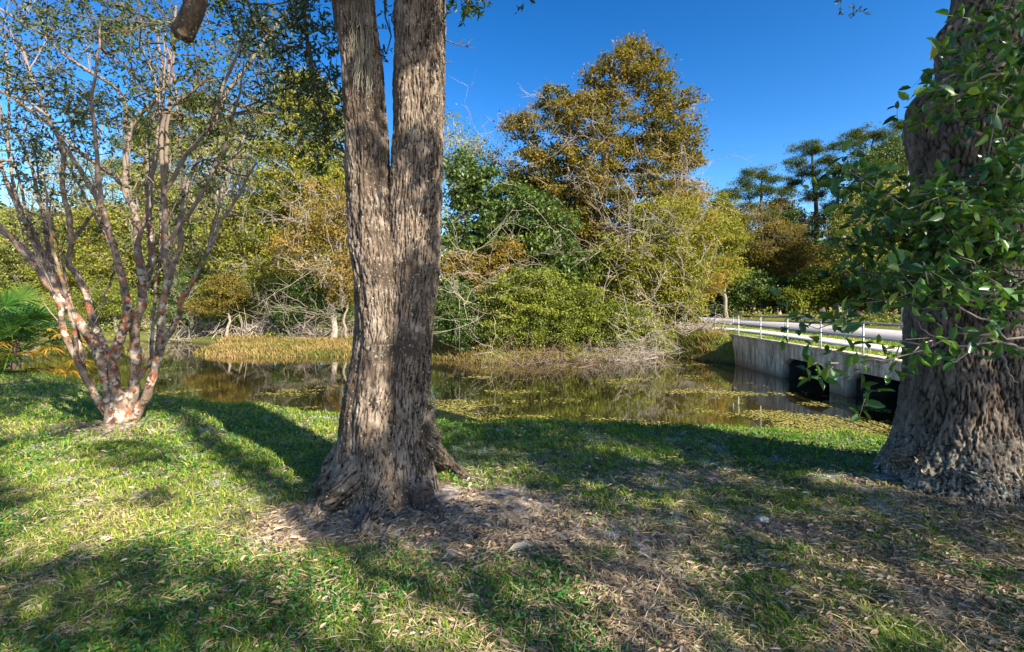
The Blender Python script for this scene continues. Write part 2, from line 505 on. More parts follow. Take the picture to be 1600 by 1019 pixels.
def ground_mat():
    m, nt, out = new_mat('lawn_soil')
    geo = N(nt, 'ShaderNodeNewGeometry')
    def noise(sc, det=6.0, ro=.65):
        n = N(nt, 'ShaderNodeTexNoise', Scale=sc, Detail=det, Roughness=ro)
        nt.links.new(geo.outputs['Position'], n.inputs['Vector']); return n.outputs['Fac']
    soil = ramp(nt, [(.34, (.022, .018, .015)), (.47, (.09, .07, .055)), (.58, (.26, .21, .17)), (.70, (.50, .45, .40))], noise(9, 10, .75))
    sand = ramp(nt, [(.38, (.12, .11, .11)), (.52, (.45, .43, .41)), (.66, (.78, .75, .73))], noise(30, 6))
    f1 = ramp(nt, [(.52, (0, 0, 0)), (.60, (1, 1, 1))], noise(2.6, 8, .7))
    a = N(nt, 'ShaderNodeMixRGB'); nt.links.new(f1.outputs[0], a.inputs[0]); nt.links.new(soil.outputs[0], a.inputs[1]); nt.links.new(sand.outputs[0], a.inputs[2])
    # sandy ring round the twin oak and to its left
    dist_spots = ((.75, 2.75, .05, .45), (.55, 2.35, .05, .4), (1.5, 4.4, .05, .55), (3.0, 2.9, .1, .6), (1.9, 3.4, .05, .4), (.1, 3.15, .1, .5))
    def dist_to(x, y, r0, r1):
        v = N(nt, 'ShaderNodeVectorMath', operation='DISTANCE'); nt.links.new(geo.outputs['Position'], v.inputs[0]); v.inputs[1].default_value = (x, y, 0)
        mr = N(nt, 'ShaderNodeMapRange'); nt.links.new(v.outputs['Value'], mr.inputs[0])
        mr.inputs[1].default_value = r0; mr.inputs[2].default_value = r1; mr.inputs[3].default_value = 1; mr.inputs[4].default_value = 0
        return mr.outputs[0]
    cur = a.outputs[0]
    sandy = ramp(nt, [(.38, (.10, .075, .06)), (.5, (.36, .28, .22)), (.64, (.72, .67, .62))], noise(16, 8, .7))
    fs = ramp(nt, [(.42, (0, 0, 0)), (.52, (1, 1, 1))], noise(3.5, 5))
    for cx, cy, r0, r1 in ((-1.45, 3.45, .2, .62), (-.25, 3.8, .2, .75), (-.6, 3.3, .15, .5)) + dist_spots:
        mu = N(nt, 'ShaderNodeMath', operation='MULTIPLY'); nt.links.new(dist_to(cx, cy, r0, r1), mu.inputs[0])
        nt.links.new(fs.outputs[0] if cx > -1 else noise(.1), mu.inputs[1])
        if cx < -1: mu.inputs[1].default_value = 1; nt.links.remove(mu.inputs[1].links[0])
        x = N(nt, 'ShaderNodeMixRGB'); nt.links.new(mu.outputs[0], x.inputs[0]); nt.links.new(cur, x.inputs[1]); nt.links.new(sandy.outputs[0], x.inputs[2])
        cur = x.outputs[0]
    # turf further off
    turf = ramp(nt, [(.3, (.05, .06, .015)), (.5, (.10, .11, .025)), (.7, (.19, .16, .05))], noise(2.2, 9, .8))
    sp = N(nt, 'ShaderNodeSeparateXYZ'); nt.links.new(geo.outputs['Position'], sp.inputs[0])
    mr = N(nt, 'ShaderNodeMapRange'); nt.links.new(sp.outputs[1], mr.inputs[0]); mr.inputs[1].default_value = 7; mr.inputs[2].default_value = 12
    x = N(nt, 'ShaderNodeMixRGB'); nt.links.new(mr.outputs[0], x.inputs[0]); nt.links.new(cur, x.inputs[1]); nt.links.new(turf.outputs[0], x.inputs[2])
    cur = x.outputs[0]
    # wet mud by the water
    mz = N(nt, 'ShaderNodeMapRange'); nt.links.new(sp.outputs[2], mz.inputs[0]); mz.inputs[1].default_value = -.80; mz.inputs[2].default_value = -.66
    mud = N(nt, 'ShaderNodeMixRGB'); nt.links.new(mz.outputs[0], mud.inputs[0]); mud.inputs[1].default_value = (.05, .038, .024, 1); nt.links.new(cur, mud.inputs[2])
    b = N(nt, 'ShaderNodeBsdfPrincipled'); b.inputs['Roughness'].default_value = .95; b.inputs['Specular IOR Level'].default_value = .1
    nt.links.new(mud.outputs[0], b.inputs['Base Color'])
    bp = N(nt, 'ShaderNodeBump', Strength=.8, Distance=.02); nt.links.new(noise(40, 8, .7), bp.inputs['Height']); nt.links.new(bp.outputs[0], b.inputs['Normal'])
    nt.links.new(b.outputs[0], out.inputs[0])
    return m
g = MB(); g.add(np.stack([X, Y, Z], -1), q)
tag(g.build('ground', ground_mat(), smooth=True), kind='structure')

# water
def water_mat():
    m, nt, out = new_mat('pond_water')
    b = N(nt, 'ShaderNodeBsdfPrincipled')
    b.inputs['Base Color'].default_value = (.022, .017, .009, 1); b.inputs['Roughness'].default_value = .035
    b.inputs['IOR'].default_value = 1.33; b.inputs['Specular IOR Level'].default_value = 1.0
    geo = N(nt, 'ShaderNodeNewGeometry')
    n = N(nt, 'ShaderNodeTexNoise', Scale=3.0, Detail=3.0)
    nt.links.new(geo.outputs['Position'], n.inputs['Vector'])
    bp = N(nt, 'ShaderNodeBump', Strength=.09, Distance=.02); nt.links.new(n.outputs['Fac'], bp.inputs['Height'])
    nt.links.new(bp.outputs[0], b.inputs['Normal'])
    gl = N(nt, 'ShaderNodeBsdfGlossy'); gl.inputs['Roughness'].default_value = .03; gl.inputs['Color'].default_value = (.8, .8, .76, 1)
    nt.links.new(bp.outputs[0], gl.inputs['Normal'])
    mx = N(nt, 'ShaderNodeMixShader'); mx.inputs[0].default_value = .50
    nt.links.new(b.outputs[0], mx.inputs[1]); nt.links.new(gl.outputs[0], mx.inputs[2])
    nt.links.new(mx.outputs[0], out.inputs[0])
    return m
w = MB(); w.add([(-45, 5, WATER), (11.2, 5, WATER), (11.2, 34, WATER), (-45, 34, WATER)], [(0, 1, 2, 3)])
tag(w.build('water', water_mat()), kind='structure')

def ribbon(name, mat, pts, width, z, n=80, kind='structure', thick=.06):
    c = smooth_path(np.array([(a, b, 0) for a, b in pts], float), n)
    t = unit(np.gradient(c, axis=0)); s = np.stack([t[:, 1], -t[:, 0], t[:, 2] * 0], -1)
    L = c - s * width / 2; R = c + s * width / 2
    v = []
    for A, zz in ((L, z - thick), (L, z), (R, z), (R, z - thick)):
        B = A.copy(); B[:, 2] = zz; v.append(B)
    v = np.stack(v, 1)
    i = np.arange(n - 1)[:, None]; j = np.arange(3)[None, :]
    qq = np.stack([i * 4 + j, (i + 1) * 4 + j, (i + 1) * 4 + j + 1, i * 4 + j + 1], -1).reshape(-1, 4)
    o = MB().add(v, qq).build(name, mat)
    return tag(o, kind=kind)
M['asphalt'] = plain_mat('pale_asphalt', (.20, .195, .20), (.28, .27, .275), 3.0, .9, .4, .01)
M['concrete_walk'] = plain_mat('walk_concrete', (.42, .39, .34), (.54, .50, .44), 4.0, .9, .3, .01)
ROAD = [(15.6, -20), (15.4, 5), (15.3, 20), (14.6, 33), (11, 45), (2, 58), (-18, 70), (-50, 84)]
ribbon('road', M['asphalt'], ROAD, 4.7, .245, 120)
ribbon('kerb', M['concrete_walk'], [(a - 2.5 if i < 4 else a - 2.2, b - (0 if i < 4 else 1.5)) for i, (a, b) in enumerate(ROAD)], .22, .29, 120, thick=.12)
ribbon('sidewalk', M['concrete_walk'], [(10.7, -15), (10.6, 6), (10.6, 12.9), (10.9, 18.8), (10.6, 23.2), (8.6, 26), (5, 28), (-4, 32), (-20, 40)], 1.25, .24, 90)

# verge over the culvert
M['turf'] = plain_mat('verge_turf', (.10, .12, .02), (.20, .19, .045), 5.0, 1, .8, .03, .05)
v_ = MB(); v_.box(8.62, 12.6, 6.9, 18.9, .02, .205)
tag(v_.build('grass_verge', M['turf']), kind='structure')

# ------------------------------------------------------------------ culvert headwall
def headwall():
    m, nt, out = new_mat('weathered_concrete')
    geo = N(nt, 'ShaderNodeNewGeometry')
    n1 = N(nt, 'ShaderNodeTexNoise', Scale=1.6, Detail=10.0, Roughness=.78)
    mp = N(nt, 'ShaderNodeMapping'); mp.inputs['Scale'].default_value = (3, 3, .7)
    nt.links.new(geo.outputs['Position'], mp.inputs[0]); nt.links.new(mp.outputs[0], n1.inputs['Vector'])
    cr = ramp(nt, [(.36, (.09, .075, .055)), (.46, (.30, .245, .18)), (.62, (.66, .56, .43))], n1.outputs['Fac'])
    sp = N(nt, 'ShaderNodeSeparateXYZ'); nt.links.new(geo.outputs['Position'], sp.inputs[0])
    mr = N(nt, 'ShaderNodeMapRange'); nt.links.new(sp.outputs[2], mr.inputs[0]); mr.inputs[1].default_value = -.8; mr.inputs[2].default_value = -.5
    x = N(nt, 'ShaderNodeMixRGB'); nt.links.new(mr.outputs[0], x.inputs[0]); x.inputs[1].default_value = (.27, .15, .08, 1); nt.links.new(cr.outputs[0], x.inputs[2])
    b = N(nt, 'ShaderNodeBsdfPrincipled'); b.inputs['Roughness'].default_value = .9
    nt.links.new(x.outputs[0], b.inputs['Base Color'])
    bp = N(nt, 'ShaderNodeBump', Strength=.5, Distance=.02); n2 = N(nt, 'ShaderNodeTexNoise', Scale=14.0, Detail=6.0)
    nt.links.new(geo.outputs['Position'], n2.inputs['Vector']); nt.links.new(n2.outputs['Fac'], bp.inputs['Height']); nt.links.new(bp.outputs[0], b.inputs['Normal'])
    nt.links.new(b.outputs[0], out.inputs[0])
    t = empty('culvert_headwall', (8.5, 13, -.8), 'weathered grey concrete culvert headwall with two dark openings over the pond', 'culvert')
    x0, x1, zt, zb = 8.38, 8.62, .25, -1.25
    def profile_prism(name, poly):        # poly in (y, z), extruded x0..x1
        k = len(poly); mb = MB()
        a = [(x0, p[0], p[1]) for p in poly] + [(x1, p[0], p[1]) for p in poly]
        import bmesh
        bm = bmesh.new(); vs = [bm.verts.new(p) for p in a]
        bm.faces.new(vs[:k]); bm.faces.new(vs[k:][::-1])
        for i in range(k): bm.faces.new((vs[i], vs[k + i], vs[k + (i + 1) % k], vs[(i + 1) % k]))
        bmesh.ops.recalc_face_normals(bm, faces=bm.faces)
        bmesh.ops.bevel(bm, geom=bm.edges[:], offset=.012, segments=1, affect='EDGES')
        bmesh.ops.triangulate(bm, faces=[f for f in bm.faces if len(f.verts) > 4])
        bm.verts.index_update()
        V = [v.co[:] for v in bm.verts]
        Q = [[v.index for v in f.verts] for f in bm.faces if len(f.verts) == 4]
        T = [[v.index for v in f.verts] for f in bm.faces if len(f.verts) == 3]
        bm.free(); mb.add(V, Q, T); return mb.build(name, m, t)
    zo = -.14      # soffit
    h = .26        # haunch
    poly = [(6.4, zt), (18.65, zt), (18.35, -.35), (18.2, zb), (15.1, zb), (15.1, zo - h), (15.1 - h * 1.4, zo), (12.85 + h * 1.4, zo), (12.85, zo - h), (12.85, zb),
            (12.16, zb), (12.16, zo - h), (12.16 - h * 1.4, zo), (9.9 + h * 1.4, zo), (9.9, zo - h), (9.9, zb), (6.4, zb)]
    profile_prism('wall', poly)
    # barrel of each opening: side walls and added end wall, inner shade painted near black
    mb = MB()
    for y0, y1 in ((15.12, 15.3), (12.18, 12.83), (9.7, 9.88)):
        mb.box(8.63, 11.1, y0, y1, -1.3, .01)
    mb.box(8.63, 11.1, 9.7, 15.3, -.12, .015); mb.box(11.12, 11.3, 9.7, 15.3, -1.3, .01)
    mb.build('barrel', plain_mat('shade_painted_concrete', (.018, .015, .012), (.06, .05, .04), 3, .9, .3), t)
    c = MB(); c.box(8.33, 8.68, 6.4, 18.68, .252, .30); c.build('coping', m, t)
headwall()

M['rail'] = plain_mat('galvanised_rail', (.22, .22, .22), (.32, .32, .31), 6, .5, .1, .002, .5, .4)
rt = empty('guard_railing', (8.5, 13, .30), 'pale metal pipe railing standing along the culvert headwall', 'railing')
for k in range(8):
    y = 18.25 - 1.62 * k
    p = MB(); tube_path(p, [(8.5, y, .30), (8.5, y, 1.06)], [.021, .021], 10); p.box(8.44, 8.56, y - .06, y + .06, .301, .313)
    p.build('post', M['rail'], rt)
for z in (1.07, .73):
    p = MB(); tube_path(p, [(8.5, 18.25, z), (8.5, 6.6, z)], [.02, .02], 10); p.build('rail', M['rail'], rt)
p = MB(); tube_path(p, [(8.5, 18.25, 1.07), (8.5, 18.7, 1.07), (8.5, 18.72, .73), (8.5, 18.25, .73)], [.022] * 4, 8); p.build('end_loop', M['rail'], rt)

# pale pole beyond the road
pt = empty('utility_pole', (19.35, 24, .19), 'slim pale concrete pole across the road, half hidden behind the right oak', 'pole')
p = MB(); tube_path(p, [(19.35, 24, .1), (19.62, 24, 8.0)], [.15, .10], 12); p.build('shaft', M['concrete_walk'], pt)

# ------------------------------------------------------------------ the two oaks in front
def bark_stem(mb, prof, D, seed, cell=(.019, .15), amp=.013, flare_z=.9, flare=.25, lobes=7, dz=.0075, darc=.0055, side_bulge=None, depth=1.0, rot=0.0, kr=.93):
    """prof rows: (py, cx_px, r_px). builds a tube with furrowed bark as real relief"""
    prof = np.array(prof, float)
    z = EYE - (prof[:, 0] - HOR) / F * D
    cx = (prof[:, 1] - 800) / F * D; r = prof[:, 2] / F * D * kr
    o = np.argsort(z); z, cx, r = z[o], cx[o], r[o]
    zz = np.arange(z[0], z[-1], dz)
    def interp(a):
        t = smooth_path(np.stack([z, a, z * 0], -1), 400)
        return np.interp(zz, t[:, 0], t[:, 1])
    CX, R = interp(cx), interp(r)
    nth = int(2 * pi * np.median(R) / darc)
    th = np.linspace(0, 2 * pi, nth, endpoint=False)
    TH, ZZ = np.meshgrid(th, zz)
    RR = R[:, None] * np.ones_like(TH)
    rs = np.random.default_rng(seed)
    ph = rs.random(6) * 6.28
    fl = np.clip((flare_z - ZZ) / flare_z, 0, 1.3) ** 1.8
    lob = .5 * np.cos(lobes * TH + ph[0] + .4 * np.sin(2 * TH + ph[1])) + .5 * np.cos((lobes - 3) * TH + ph[2])
    lob2 = .035 * np.cos(3 * TH + ph[3] + ZZ * .5) + .025 * np.cos(5 * TH + ph[4] - ZZ * .7)
    RR = RR * (1 + flare * fl * (.35 + lob) + lob2 * (1 - .5 * fl))
    RR = RR + .03 * fbm(np.cos(TH) * 1.5 + seed, np.sin(TH) * 1.5, ZZ * 1.1, 3)
    if side_bulge is not None: RR = RR + side_bulge(TH, ZZ)
    Rm = float(np.median(R))
    cx_, cy_ = np.cos(TH) * Rm / cell[0], np.sin(TH) * Rm / cell[0]; cz_ = ZZ / cell[1]
    w1 = fbm(cx_ * .35 + seed, cy_ * .35, cz_ * .5, 3); w2 = fbm(cx_ * .35 + 50, cy_ * .35 + seed, cz_ * .5, 3)
    a1 = np.abs(perlin(cx_ + .8 * w1, cy_ + .8 * w2, cz_ + .3 * w1))
    a2 = np.abs(perlin(cx_ * 2.1 + w2 + 9, cy_ * 2.1 + w1, cz_ * 2.3))
    a3 = np.abs(perlin(cx_ * .8 + 31, cy_ * .8 + w1 * .5, cz_ * 3.2 + w2))
    rel = sstep(.0, .30, a1) * (.55 + .45 * sstep(0, .28, a2)) * (.7 + .3 * sstep(0, .16, a3)) + .22 * a1 + .16 * fbm(cx_ * 3.2, cy_ * 3.2, cz_ * 7, 2)
    RR = RR + amp * (rel - .6)
    v3 = np.stack([CX[:, None] + RR * np.cos(TH), D + RR * np.sin(TH) * depth, ZZ], -1)
    n0, n1 = v3.shape[:2]
    i = np.arange(n0 - 1)[:, None]; j = np.arange(n1)[None, :]; k = (j + 1) % n1
    qd = np.stack([i * n1 + j, i * n1 + k, (i + 1) * n1 + k, (i + 1) * n1 + j], -1).reshape(-1, 4)
    rf = rel[:-1] * .5 + rel[1:] * .5
    mb.add(v3, qd, qtint=np.clip(.15 + .75 * rf, 0, 1).ravel())
    return np.stack([CX, CX * 0 + D, zz], -1), R

def spray(mb_leaf, mb_twig, centers, n_tw, length, n_lf, lsize, lwidth, r=rng, shape='near', tw_r=.0025, outward=None, droop=-.1, spread=.05, tint_bias=0.0, nrm_up=0.0, ldir=.9):
    """short leafy twigs radiating from every centre"""
    C = np.repeat(np.asarray(centers), n_tw, 0)
    d = rand_dirs(len(C), r)
    if outward is not None: d = unit(d + np.repeat(np.asarray(outward), n_tw, 0) * .8)
    d = unit(d + np.array([0, 0, droop]))
    L = length * (.5 + .8 * r.random(len(C)))
    A = C + r.normal(size=C.shape) * spread
    B = A + d * L[:, None] * .55
    E = B + unit(d + np.array([0, 0, droop * 1.5]) + r.normal(size=C.shape) * .2) * L[:, None] * .45
    if mb_twig is not None:
        n = len(C); S = 3
        th = np.arange(S) * 2 * pi / S
        a = unit(np.cross(d, rand_dirs(n, r))); b = np.cross(d, a)
        ring = a[:, None] * np.cos(th)[None, :, None] + b[:, None] * np.sin(th)[None, :, None]
        v = np.concatenate([A[:, None] + ring * tw_r, B[:, None] + ring * tw_r * .8, E[:, None] + ring * tw_r * .4], 1)
        base = np.arange(n)[:, None, None] * 9
        i = np.array([0, 1])[None, :, None] * 3; j = np.arange(3)[None, None, :]; k = (j + 1) % 3
        qd = np.stack([base + i + j, base + i + 3 + j, base + i + 3 + k, base + i + k], -1).reshape(-1, 4)
        mb_twig.add(v, qd)
    t = np.tile((np.arange(n_lf) + .6) / n_lf, len(C))[:, None]
    t = np.clip(t + r.normal(size=t.shape) * .04, 0, 1)
    A2, B2, E2, D2 = (np.repeat(q_, n_lf, 0) for q_ in (A, B, E, d))
    P = np.where(t < .55, A2 + (B2 - A2) * t / .55, B2 + (E2 - B2) * (t - .55) / .45)
    ld = unit(D2 * .5 + rand_dirs(len(P), r) * ldir + np.array([0, 0, -.05]))
    cl = np.repeat(r.random(len(C)), n_lf)
    tint = np.clip(.35 * cl + .65 * r.random(len(P)) + tint_bias, 0, 1)
    leaves(mb_leaf, P, ld, lsize * (.65 + .6 * r.random(len(P))), lwidth, tint, shape, r=r, nrm_up=nrm_up)

def inside_polys(px, py, polys):
    ins = np.zeros(px.shape, bool)
    for poly in polys:
        p = np.array(poly, float); k = np.zeros(px.shape, bool)
        for i in range(len(p)):
            a, b = p[i], p[(i + 1) % len(p)]
            c = (a[1] > py) != (b[1] > py)
            k ^= c & (px < (b[0] - a[0]) * (py - a[1]) / (b[1] - a[1] + 1e-9) + a[0])
        ins |= k
    return ins

# where the lawn is sunlit (outline on the ground, seen from the photo)
LIT = [
    [(0, 700), (90, 690), (150, 672), (226, 642), (281, 674), (398, 771), (536, 886), (685, 1019), (560, 1019), (470, 930), (380, 880), (250, 850), (120, 862), (0, 880)],
    [(451, 764), (497, 756), (387, 688), (306, 636), (276, 640), (354, 694)],
    [(365, 626), (425, 634), (430, 650), (395, 648)],
    [(440, 634), (530, 640), (530, 700), (490, 672), (440, 656)],
    [(700, 640), (820, 640), (760, 662), (700, 660)],
    [(1000, 640), (1420, 640), (1400, 735), (1250, 722), (1120, 700), (1020, 680)],
    [(895, 745), (960, 765), (1060, 778), (1060, 795), (960, 790), (890, 762)],
    [(690, 730), (770, 735), (800, 760), (740, 775), (690, 760)],
    [(850, 905), (905, 895), (930, 950), (880, 965)],
    [(1240, 742), (1330, 745), (1480, 765), (1560, 795), (1400, 780), (1270, 765)],
    [(120, 600), (200, 595), (210, 612), (130, 615)], [(60, 625), (130, 618), (110, 650), (50, 655)], [(0, 655), (40, 650), (60, 680), (0, 690)],
    [(610, 960), (690, 940), (780, 1019), (640, 1019)],
]
DARK = [
    [(120, 702), (200, 690), (270, 700), (262, 728), (170, 738), (115, 722)],
    [(190, 772), (260, 765), (275, 792), (210, 800)], [(0, 760), (60, 755), (70, 785), (0, 800)], [(330, 800), (400, 795), (410, 820), (345, 828)],
    [(30, 815), (90, 808), (100, 830), (40, 838)],
]
_r = np.random.default_rng(909)
for k_ in range(75):  # invented extra flecks, opened in the crowns to brighten the shade
    y_ = 685 + 325 * _r.random() ** .8; x_ = _r.uniform(640, 1580); sc_ = (y_ - 560) / 300
    w_, h_ = _r.uniform(9, 34) * sc_, _r.uniform(4, 11) * sc_; sk_ = _r.uniform(-8, 8)
    LIT.append([(x_ - w_, y_ + sk_), (x_ - w_ * .3, y_ - h_), (x_ + w_ * .8, y_ - h_ * .6), (x_ + w_, y_ - sk_), (x_ + w_ * .2, y_ + h_), (x_ - w_ * .7, y_ + h_ * .8)])
def shade_targets():
    T = []
    st = .24
    gx, gy = np.meshgrid(np.arange(-9.5, 6.6, st), np.arange(1.0, 9.3, st))
    gx = gx.ravel() + rng.normal(size=gx.size) * .04; gy = gy.ravel() + rng.normal(size=gy.size) * .04
    px, py = to_px(np.stack([gx, gy, gx * 0], -1))
    lit = inside_polys(px, py, LIT) & ~inside_polys(px, py, DARK)
    s = gx + gy
    band = (gy > 4.1) & (s > 2.48) & (s < 3.75) & (gx < -.6)       # the twin trunk itself shades this strip
    speck = (fbm(gx * 1.3, gy * 1.3, 8, 3) > .48)
    keep = ~lit & ~band & ~speck & (gx < 3.6 + (gy < 5) * 4)
    keep &= ~((gy > 6.3) & (gx > -1.5))
    keep &= ~((gy > 3.75) & (s > 2.25) & (s < 3.6) & (gx < -.3))
    gx, gy = gx[keep], gy[keep]
    edge = np.zeros(len(gx), bool)
    for dx, dy in ((.3, 0), (-.3, 0), (0, .3), (0, -.3)):
        px, py = to_px(np.stack([gx + dx, gy + dy, gx * 0], -1))
        s2 = gx + gy + dx + dy
        edge |= inside_polys(px, py, LIT) | ((gy > 3.6) & (s2 > 2.4) & (s2 < 3.6))
    return np.stack([gx, gy, np.zeros(len(gx))], -1), edge

oak1 = empty('live_oak', (-.85, 3.9, 0), 'tall twin stemmed oak with furrowed brown bark, standing left of the centre of the lawn', 'tree')
mb = MB()
D1 = 3.9
left_prof = [(-420, 520, 28), (-150, 543, 33), (0, 552, 34.5), (100, 565, 33), (200, 572, 35), (300, 577, 37), (400, 585, 38), (500, 595, 41), (560, 592, 44), (620, 584, 48), (680, 581, 50), (740, 577, 56), (790, 572, 66), (830, 567, 80), (870, 566, 95)]
right_prof = [(-420, 668, 36), (-150, 657, 41), (0, 656, 41), (100, 655.5, 41), (200, 654, 41), (300, 650, 43), (400, 645, 44), (500, 637, 44), (560, 633, 45), (620, 626, 45), (680, 624, 46), (740, 628, 52), (790, 632, 60), (830, 636, 68), (870, 638, 76)]
cl1, r1 = bark_stem(mb, left_prof, D1 - .02, 3, flare=.07, flare_z=.6)
cr1, r2 = bark_stem(mb, right_prof, D1 + .06, 5, flare=.08, flare_z=.6)
def root(mb, pts, r0, r1_, seed):
    NS = 72
    p = smooth_path(np.array(pts), 90); k = len(p)
    r = np.linspace(r0, r1_, k); th = np.linspace(0, 2 * pi, NS, endpoint=False)
    t = unit(np.gradient(p, axis=0)); a = unit(np.cross(t, [0, 0, 1.])); b = np.cross(a, t)
    U, V = np.meshgrid(th, np.arange(k))
    len_ = float(np.sum(np.linalg.norm(np.diff(p, axis=0), axis=1))); cu, su, vz = np.cos(U) * r0 / .035, np.sin(U) * r0 / .035, V / k * len_ / .2
    w1 = fbm(cu * .5 + seed, su * .5, vz, 3)
    pl_ = sstep(0, .3, np.abs(perlin(cu + w1, su + w1, vz + seed))) * (.6 + .4 * sstep(0, .3, np.abs(perlin(cu * 2.2, su * 2.2 + w1, vz * 2.2)))) + .2 * fbm(cu * 3, su * 3, vz * 6, 2)
    rel = 1 + .25 * fbm(np.cos(U) * 2 + seed, np.sin(U) * 2, V * .12, 4) + .16 * (pl_ - .5)
    v = p[:, None] + (a[:, None] * np.cos(U)[..., None] + b[:, None] * np.sin(U)[..., None] * 1.1) * (r[:, None] * rel)[..., None]
    i = np.arange(k - 1)[:, None]; j = np.arange(NS)[None, :]; kk = (j + 1) % NS
    mb.add(v, np.stack([i * NS + j, (i + 1) * NS + j, (i + 1) * NS + kk, i * NS + kk], -1).reshape(-1, 4), qtint=np.clip(.15 + .75 * pl_[:-1], 0, 1).ravel())
def gp(px, py, dz=0.0):
    D = EYE * F / (py - HOR); x = (px - 800) / F * D
    return np.array([x, D, float(zg(x, D)) + dz])
root(mb, [W(655, 640, 4.0), W(676, 700, 4.02), gp(700, 742, .05), gp(730, 757, .0), gp(790, 764, -.035)], .09, .03, 1)
root(mb, [W(560, 730, 3.75), W(530, 770, 3.65), gp(508, 800, .02), gp(485, 815, -.06)], .13, .04, 2)
root(mb, [W(600, 760, 3.75), W(585, 800, 3.6), gp(570, 832, -.01), gp(560, 848, -.07)], .12, .05, 3)
root(mb, [W(650, 760, 3.8), W(665, 790, 3.68), gp(680, 812, -.01), gp(690, 830, -.06)], .10, .04, 4)
root(mb, [W(545, 700, 3.95), W(515, 745, 3.95), gp(497, 772, .0), gp(475, 785, -.05)], .10, .03, 5)
trunk1 = mb.build('trunk', M['oak_bark'], oak1, smooth=True)

oak2 = empty('live_oak', (3.72, 4.1, 0), 'massive rough barked oak with a lichen covered flared base, at the right edge', 'tree')
mb = MB()
D2 = 4.1
rp = [(-420, 1640, 70), (-200, 1625, 80), (-60, 1600, 92), (0, 1588, 92), (60, 1568, 93), (110, 1562, 90), (150, 1540, 106), (200, 1530, 103), (260, 1525, 90), (330, 1528, 86), (400, 1523, 85), (480, 1514, 84), (560, 1509, 84), (610, 1507, 86), (660, 1504, 90), (700, 1502, 96), (730, 1500, 104), (760, 1500, 113), (800, 1500, 126)]
def bulge2(TH, ZZ):
    # knots on the pond side of the stem
    d = 0
    for (px, py, rad, h) in ((1470, 55, .16, .10), (1432, 165, .17, .07)):
        z = EYE - (py - HOR) / F * D2
        ang = pi
        dd = ((TH - ang) * .55) ** 2 + (ZZ - z) ** 2
        d = d + h * np.exp(-dd / (rad * .75) ** 2)
    return d
c2, r3 = bark_stem(mb, rp, D2, 11, cell=(.026, .14), amp=.017, kr=.90, flare=.13, flare_z=.75, lobes=9, dz=.0095, darc=.0078, side_bulge=bulge2)
root(mb, [W(1440, 690, 4.1), W(1412, 715, 4.12), gp(1385, 738, .03), gp(1352, 752, -.06)], .11, .03, 7)
root(mb, [W(1460, 720, 3.85), gp(1452, 762, .02), gp(1442, 782, -.06)], .11, .04, 8)
root(mb, [W(1520, 730, 3.75), gp(1525, 795, .02), gp(1530, 815, -.06)], .12, .05, 9)
root(mb, [W(1570, 720, 3.85), gp(1590, 795, .0), gp(1615, 815, -.08)], .12, .05, 10)
trunk2 = mb.build('trunk', M['oak_bark_b'], oak2, smooth=True)

# ---- crowns overhead: unseen leaf clumps shaped to cast the lawn and trunk shade
tg, edge_ = shade_targets()
# shade on the right-hand trunk
zz_ = rng.uniform(.1, 4.3, 150)
tr = np.stack([rng.uniform(3.0, 4.3, 150), 3.6 + rng.random(150) * .3, zz_], -1)
tr = tr[(fbm(tr[:, 0] * 2.5, tr[:, 2] * 2.0, 3, 2) < .33) & ~((tr[:, 0] > 4.05) & (tr[:, 2] < 1.3) & (rng.random(150) < .6))]
# right flank of the twin oak, and leafy dapples on its stems
TRUNK_LIT = [[(525, 110), (600, 110), (606, 215), (540, 160)], [(540, 195), (605, 258), (600, 470), (550, 470)], [(618, 70), (690, 60), (690, 180), (640, 190), (618, 170)],
             [(612, 215), (640, 205), (680, 300), (690, 370), (652, 380), (642, 480), (624, 520), (614, 640), (555, 650), (556, 470), (600, 470)],
             [(545, 650), (612, 640), (605, 690), (540, 705)], [(590, 700), (622, 700), (628, 812), (600, 815), (585, 740)], [(480, 770), (520, 770), (520, 800), (480, 820)]]
OAK_LIT = [[(1535, 560), (1560, 500), (1592, 520), (1592, 720), (1560, 690)], [(1470, 735), (1498, 728), (1512, 795), (1485, 800)], [(1545, 700), (1600, 740), (1600, 800), (1560, 770)]]
gx_, gz_ = np.meshgrid(np.arange(-1.45, -.35, .13), np.arange(-.1, 4.2, .13))
tm = np.stack([gx_.ravel(), gx_.ravel() * 0 + 3.68, gz_.ravel()], -1)
a_, b_ = to_px(tm); tm = tm[~inside_polys(a_, b_, TRUNK_LIT) & (a_ > 500) & (a_ < 705)]
tm2 = np.zeros((0, 3))
TG = np.concatenate([tg, tr, tm, tm2])
small = np.concatenate([np.zeros(len(tg) + len(tr) + len(tm), bool), np.ones(len(tm2), bool)])
tight = np.concatenate([edge_, np.zeros(len(tr), bool), np.ones(len(tm) + len(tm2), bool)])
hgt = rng.uniform(5.5, 9.0, len(TG))
near_t = TG[:, 2] > .05
hgt[near_t] = rng.uniform(6.0, 8.5, near_t.sum())
cl = TG + SUN[None] * ((hgt - TG[:, 2]) / SUN[2])[:, None]
ok = ~in_frame(cl, 60)
cl, small, tight = cl[ok], small[ok], tight[ok]
oak3 = empty('live_oak', (9.0, -6.5, .1), 'oak behind the camera whose crown shades the foreground of the lawn', 'tree')
oak4 = empty('live_oak', (.6, -7.5, 0), 'second oak behind the camera shading the left of the lawn', 'tree')
